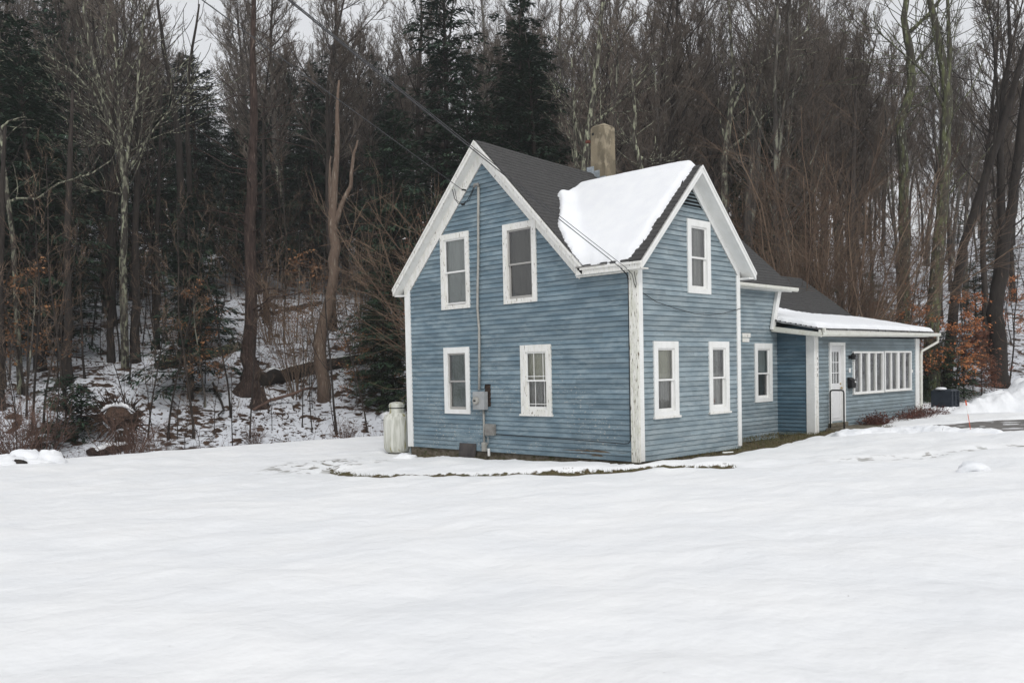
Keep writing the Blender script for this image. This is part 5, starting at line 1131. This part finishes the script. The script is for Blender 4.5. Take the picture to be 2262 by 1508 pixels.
log('fallen_branch', [(560, 905, 37.5, 6), (610, 880, 38.5, 7), (690, 855, 39.5, 6)], 'long reddish fallen branch below the thick log', M['twigr'], 'branch')
# jagged stump
sp_ = at(571, 830, w1-.3); sg = gz(sp_[0], sp_[1]); b = MB(); n = 16; R = np.random.RandomState(5); rr = .34
for k, (f, z) in enumerate([(1.5, -.2), (1.15, .1), (.95, .3), (.6, .5)]):
    for j in range(n): a = 2*math.pi*j/n; zz = z+(R.uniform(-.25, .45) if k == 3 else 0); b.v.append((sp_[0]+rr*f*math.cos(a), sp_[1]+rr*f*math.sin(a), sg+zz))
for k in range(3):
    for j in range(n): a = k*n+j; c = k*n+(j+1) % n; b.f.append((a, c, c+n, a+n))
b.f.append(tuple(range(3*n, 4*n))); o = b.build('tree_stump', M['barkr'], None); tag(o, 'jagged broken stump beside the huge pine', 'stump')
# upturned root plate
rp = at(262, 925, 32.8); b = MB(); R = np.random.RandomState(6); n = 22; rings = 7
for k in range(rings+1):
    for j in range(n):
        a = 2*math.pi*j/n; f = 1+.35*(float(vn(j*.45, k*.5+3))-.5)*2; ph = k/rings
        q = R2*(math.cos(a)*.62*(1-ph*.95)*f)+np.array([0, 0, 1])*(math.sin(a)*.42*(1-ph*.95)*f)-FW*(.35*math.sin(ph*1.5)+.12*float(vn(j*.9, k*1.3)))
        b.v.append(tuple(rp+q))
for k in range(rings):
    for j in range(n): a = k*n+j; c = k*n+(j+1) % n; b.f.append((a, c, c+n, a+n))
k0 = len(b.v)
for i in range(170):
    a = R.uniform(0, 6.283); d = unit(R2*math.cos(a)+np.array([0, 0, 1])*math.sin(a)-FW*R.uniform(0, .8)); s = rp+(R2*math.cos(a)*.6+np.array([0, 0, 1])*math.sin(a)*.45); b.tube(path(R, s, d, R.uniform(.3, .9), 4, .25, -.05), [.03, .024, .018, .012, .006], 4, False)
M['root'] = mat('root_soil', (.040, .026, .019), .95, (.085, .052, .036), (1,1,1), 5, .4, .62, 1.0, 9, bdist=.08); o = b.build('root_plate', M['root'], None); tag(o, 'upturned brown root plate at the edge of the wood', 'root plate')
b = MB(); pts = [rp+R2*math.cos(a)*.70+np.array([0, 0, 1])*math.sin(a)*.52-FW*.05 for a in np.linspace(.5, 2.7, 12)]; b.tube(pts, [.02, .06, .08, .09, .08, .10, .09, .08, .09, .07, .05, .02], 8); o = b.build('root_snow', M['snow'], None, smooth=True); tag(o, 'snow lying on top of the upturned roots', 'snow')
lump('snow_boulder', 858, 950, .35, .3, 'snow capped boulder behind the propane tank', 41, M['snow'], wv=38)

# dead perennials against the porch wall, grass
M['peren'] = mat('dead_perennial', (.12, .045, .032), .95, (.075, .032, .022), (1,1,1), 6, .4, .6)
def tuft(name, x0, x1, y0, y1, n, h, m, label, cat, seed, kind=None):
    R = np.random.RandomState(seed); b = MB()
    for i in range(n):
        t = R.rand(); x = x0+(x1-x0)*t; y = y0+(y1-y0)*R.rand(); hh = h*R.uniform(.4, 1.1)*math.sin(math.pi*min(.95, max(.12, t)))**.6
        d = unit(np.array([R.normal(0, .7), R.normal(-.3, .6), 1])); b.tube(path(R, (x, y, float(lawn(x, y))-.08), d, hh*1.3, 3, .25, -.15), [.006, .006, .005, .003], 3, False)
        if i % 2: leaves(R, b, np.array([(x, y, float(lawn(x, y))), (x, y, float(lawn(x, y))+hh)])+d*.05, 2, .06, .07)
    o = b.build(name, m, None); return tag(o, label, cat, None, kind)
tuft('perennial_clump', 10.85, 12.3, -.15, .25, 420, .38, M['peren'], 'collapsed reddish brown plants beside the doorstep', 'plant', 1)
tuft('perennial_clump', 12.7, 16.4, -.55, .25, 900, .36, M['peren'], 'wider bed of dead red stalks under the porch windows', 'plant', 2)
M['grassb'] = mat('winter_grass', (.085, .088, .034), .9, (.15, .125, .065), (1,1,1), 2.5, .4, .6)
R = np.random.RandomState(12); b = MB(); nb = 0
cand = R.uniform((-4.6, -3.2), (11.3, 7.8), (60000, 2)); mm = melt(cand[:, 0], cand[:, 1]); cand = cand[mm > .45][:9000]
zz = ground(cand[:, 0], cand[:, 1])-.04
for (x, y), z in zip(cand, zz):
    a = R.uniform(0, 6.28); h = R.uniform(.03, .085); dx, dy = math.cos(a)*.006, math.sin(a)*.006; lx, ly = R.normal(0, .025, 2); k = len(b.v)
    b.v.extend([(x-dx, y-dy, z), (x+dx, y+dy, z), (x+lx, y+ly, z+h)]); b.f.append((k, k+1, k+2))
o = b.build('grass', M['grassb'], None); tag(o, 'matted winter grass showing where snow has melted by the walls', 'grass', None, 'stuff')
b = MB(); b.hexa([(2.55, -.42, -.10), (2.85, -.50, -.10), (2.86, -.47, -.10), (2.56, -.39, -.10)], [(2.55, -.42, -.07), (2.85, -.50, -.08), (2.86, -.47, -.08), (2.56, -.39, -.07)]); o = b.build('paint_flake', M['trim'], None); tag(o, 'fallen sliver of white trim on the grass by the wing', 'debris')
# field edge weeds
R = np.random.RandomState(3); b = MB()
for i in range(900):
    px = R.uniform(-20, 880); w = 26.0+.0095*max(px, 0)*.62+R.uniform(-.4, 3.4); x, y = world(px, w+1.2)
    if edge_d(np.array([x]), np.array([y]))[0] < -.5: continue
    z = gz(x, y); b.tube(path(R, (x, y, z-.05), (R.normal(0, .5), R.normal(0, .5), 1), R.uniform(.2, .9), 3, .25, -.05), [.006, .005, .004, .003], 3, False)
o = b.build('weeds', M['twigr'], None); tag(o, 'tangle of dead reddish weeds along the far field edge', 'weeds', None, 'stuff')

# ---- overhead wires
M['wire'] = mat('wire', (.055, .055, .058), .6); M['wirel'] = mat('wire_light', (.20, .20, .20), .5)
def span(a, c, sag, n=24): return np.array([a+(c-a)*t-np.array([0, 0, 1])*4*sag*t*(1-t) for t in np.linspace(0, 1, n)])
ins = np.array((-.27, 5.02, 6.27))
dir1 = ray(451, 0); p_far = CAM+dir1*10.5; far1 = ins+(p_far-ins)*2.4
b = MB(); b.tube(span(ins, far1, .02), .0075, 5); b.tube(span(ins+(0, .03, .02), far1+(0, .05, .05), .03), .005, 4); sw = empty('power_line', tuple(ins), 'power line from the upper left to the main gable', 'power line'); b.build('cable', M['wire'], sw)
b = MB(); b.tube([ins, ins+(-.02, -.03, 0), ins+(.06, -.06, -.01)], .022, 6); b.build('insulator', M['black'], sw)
b = MB(); b.tube([(-.30, 5.35, 6.33), (-.28, 5.30, 6.1), (-.22, 5.24, 5.98), (-.14, 5.14, 5.97), (-.13, 5.0, 6.03), (-.12, 4.86, 6.2), (-.13, 4.76, 6.33)], .010, 5); b.tube([(-.29, 5.28, 6.33), (-.26, 5.24, 6.05), (-.18, 5.12, 5.93), (-.12, 4.95, 6.02), (-.12, 4.82, 6.2), (-.13, 4.74, 6.30)], .008, 5); b.build('drip_loop', M['black'], sw)
b = MB(); b.tube([(-.15, 5.18, 5.95), (-.15, 5.10, 5.95)], .03, 6); b.build('splice', M['black'], sw)
a2 = np.array((-.31, .16, 3.93)); dir2 = ray(662, 0); p_far = CAM+dir2*9.0; far2 = a2+(p_far-a2)*2.6
b = MB(); b.tube(span(a2, far2, .10), .008, 5); b.tube(span(a2+(.0, -.12, -.0), far2+(0, .0, .03),   .15), .006, 5); w2 = empty('phone_line', tuple(a2), 'pair of cables passing the gable down to the near house corner', 'cable'); b.build('cable', M['wire'], w2)
b = MB(); b.tube([a2, (-.12, .15, 3.80), (-.07, .15, 3.70)], .014, 5); b.tube([(-.31, .04, 3.93), (-.10, .03, 3.80), (-.07, .0, 3.60), (-.07, -.04, 3.52), (-.08, -.06, 3.60), (-.12, -.04, 3.85)], .007, 5); b.build('anchor_loop', M['black'], w2)

# ---- misty air
x0, x1, y0, y1 = -260, 330, -260, 330
b = MB(); b.box(-330, 420, -330, 420, -45, 70)
hz = b.build('haze', M['snow'], None); tag(hz, 'thin winter mist', None, None, 'stuff'); hz.data.materials.clear()
hm = bpy.data.materials.new('haze'); hm.use_nodes = True; t = hm.node_tree; t.nodes.remove(t.nodes['Principled BSDF']); o_ = [n for n in t.nodes if n.type == 'OUTPUT_MATERIAL'][0]
pv = t.nodes.new('ShaderNodeVolumePrincipled'); pv.inputs['Density'].default_value = .0007; pv.inputs['Color'].default_value = (.93, .95, .98, 1); pv.inputs['Anisotropy'].default_value = .1
t.links.new(pv.outputs[0], o_.inputs['Volume']); hz.data.materials.append(hm)
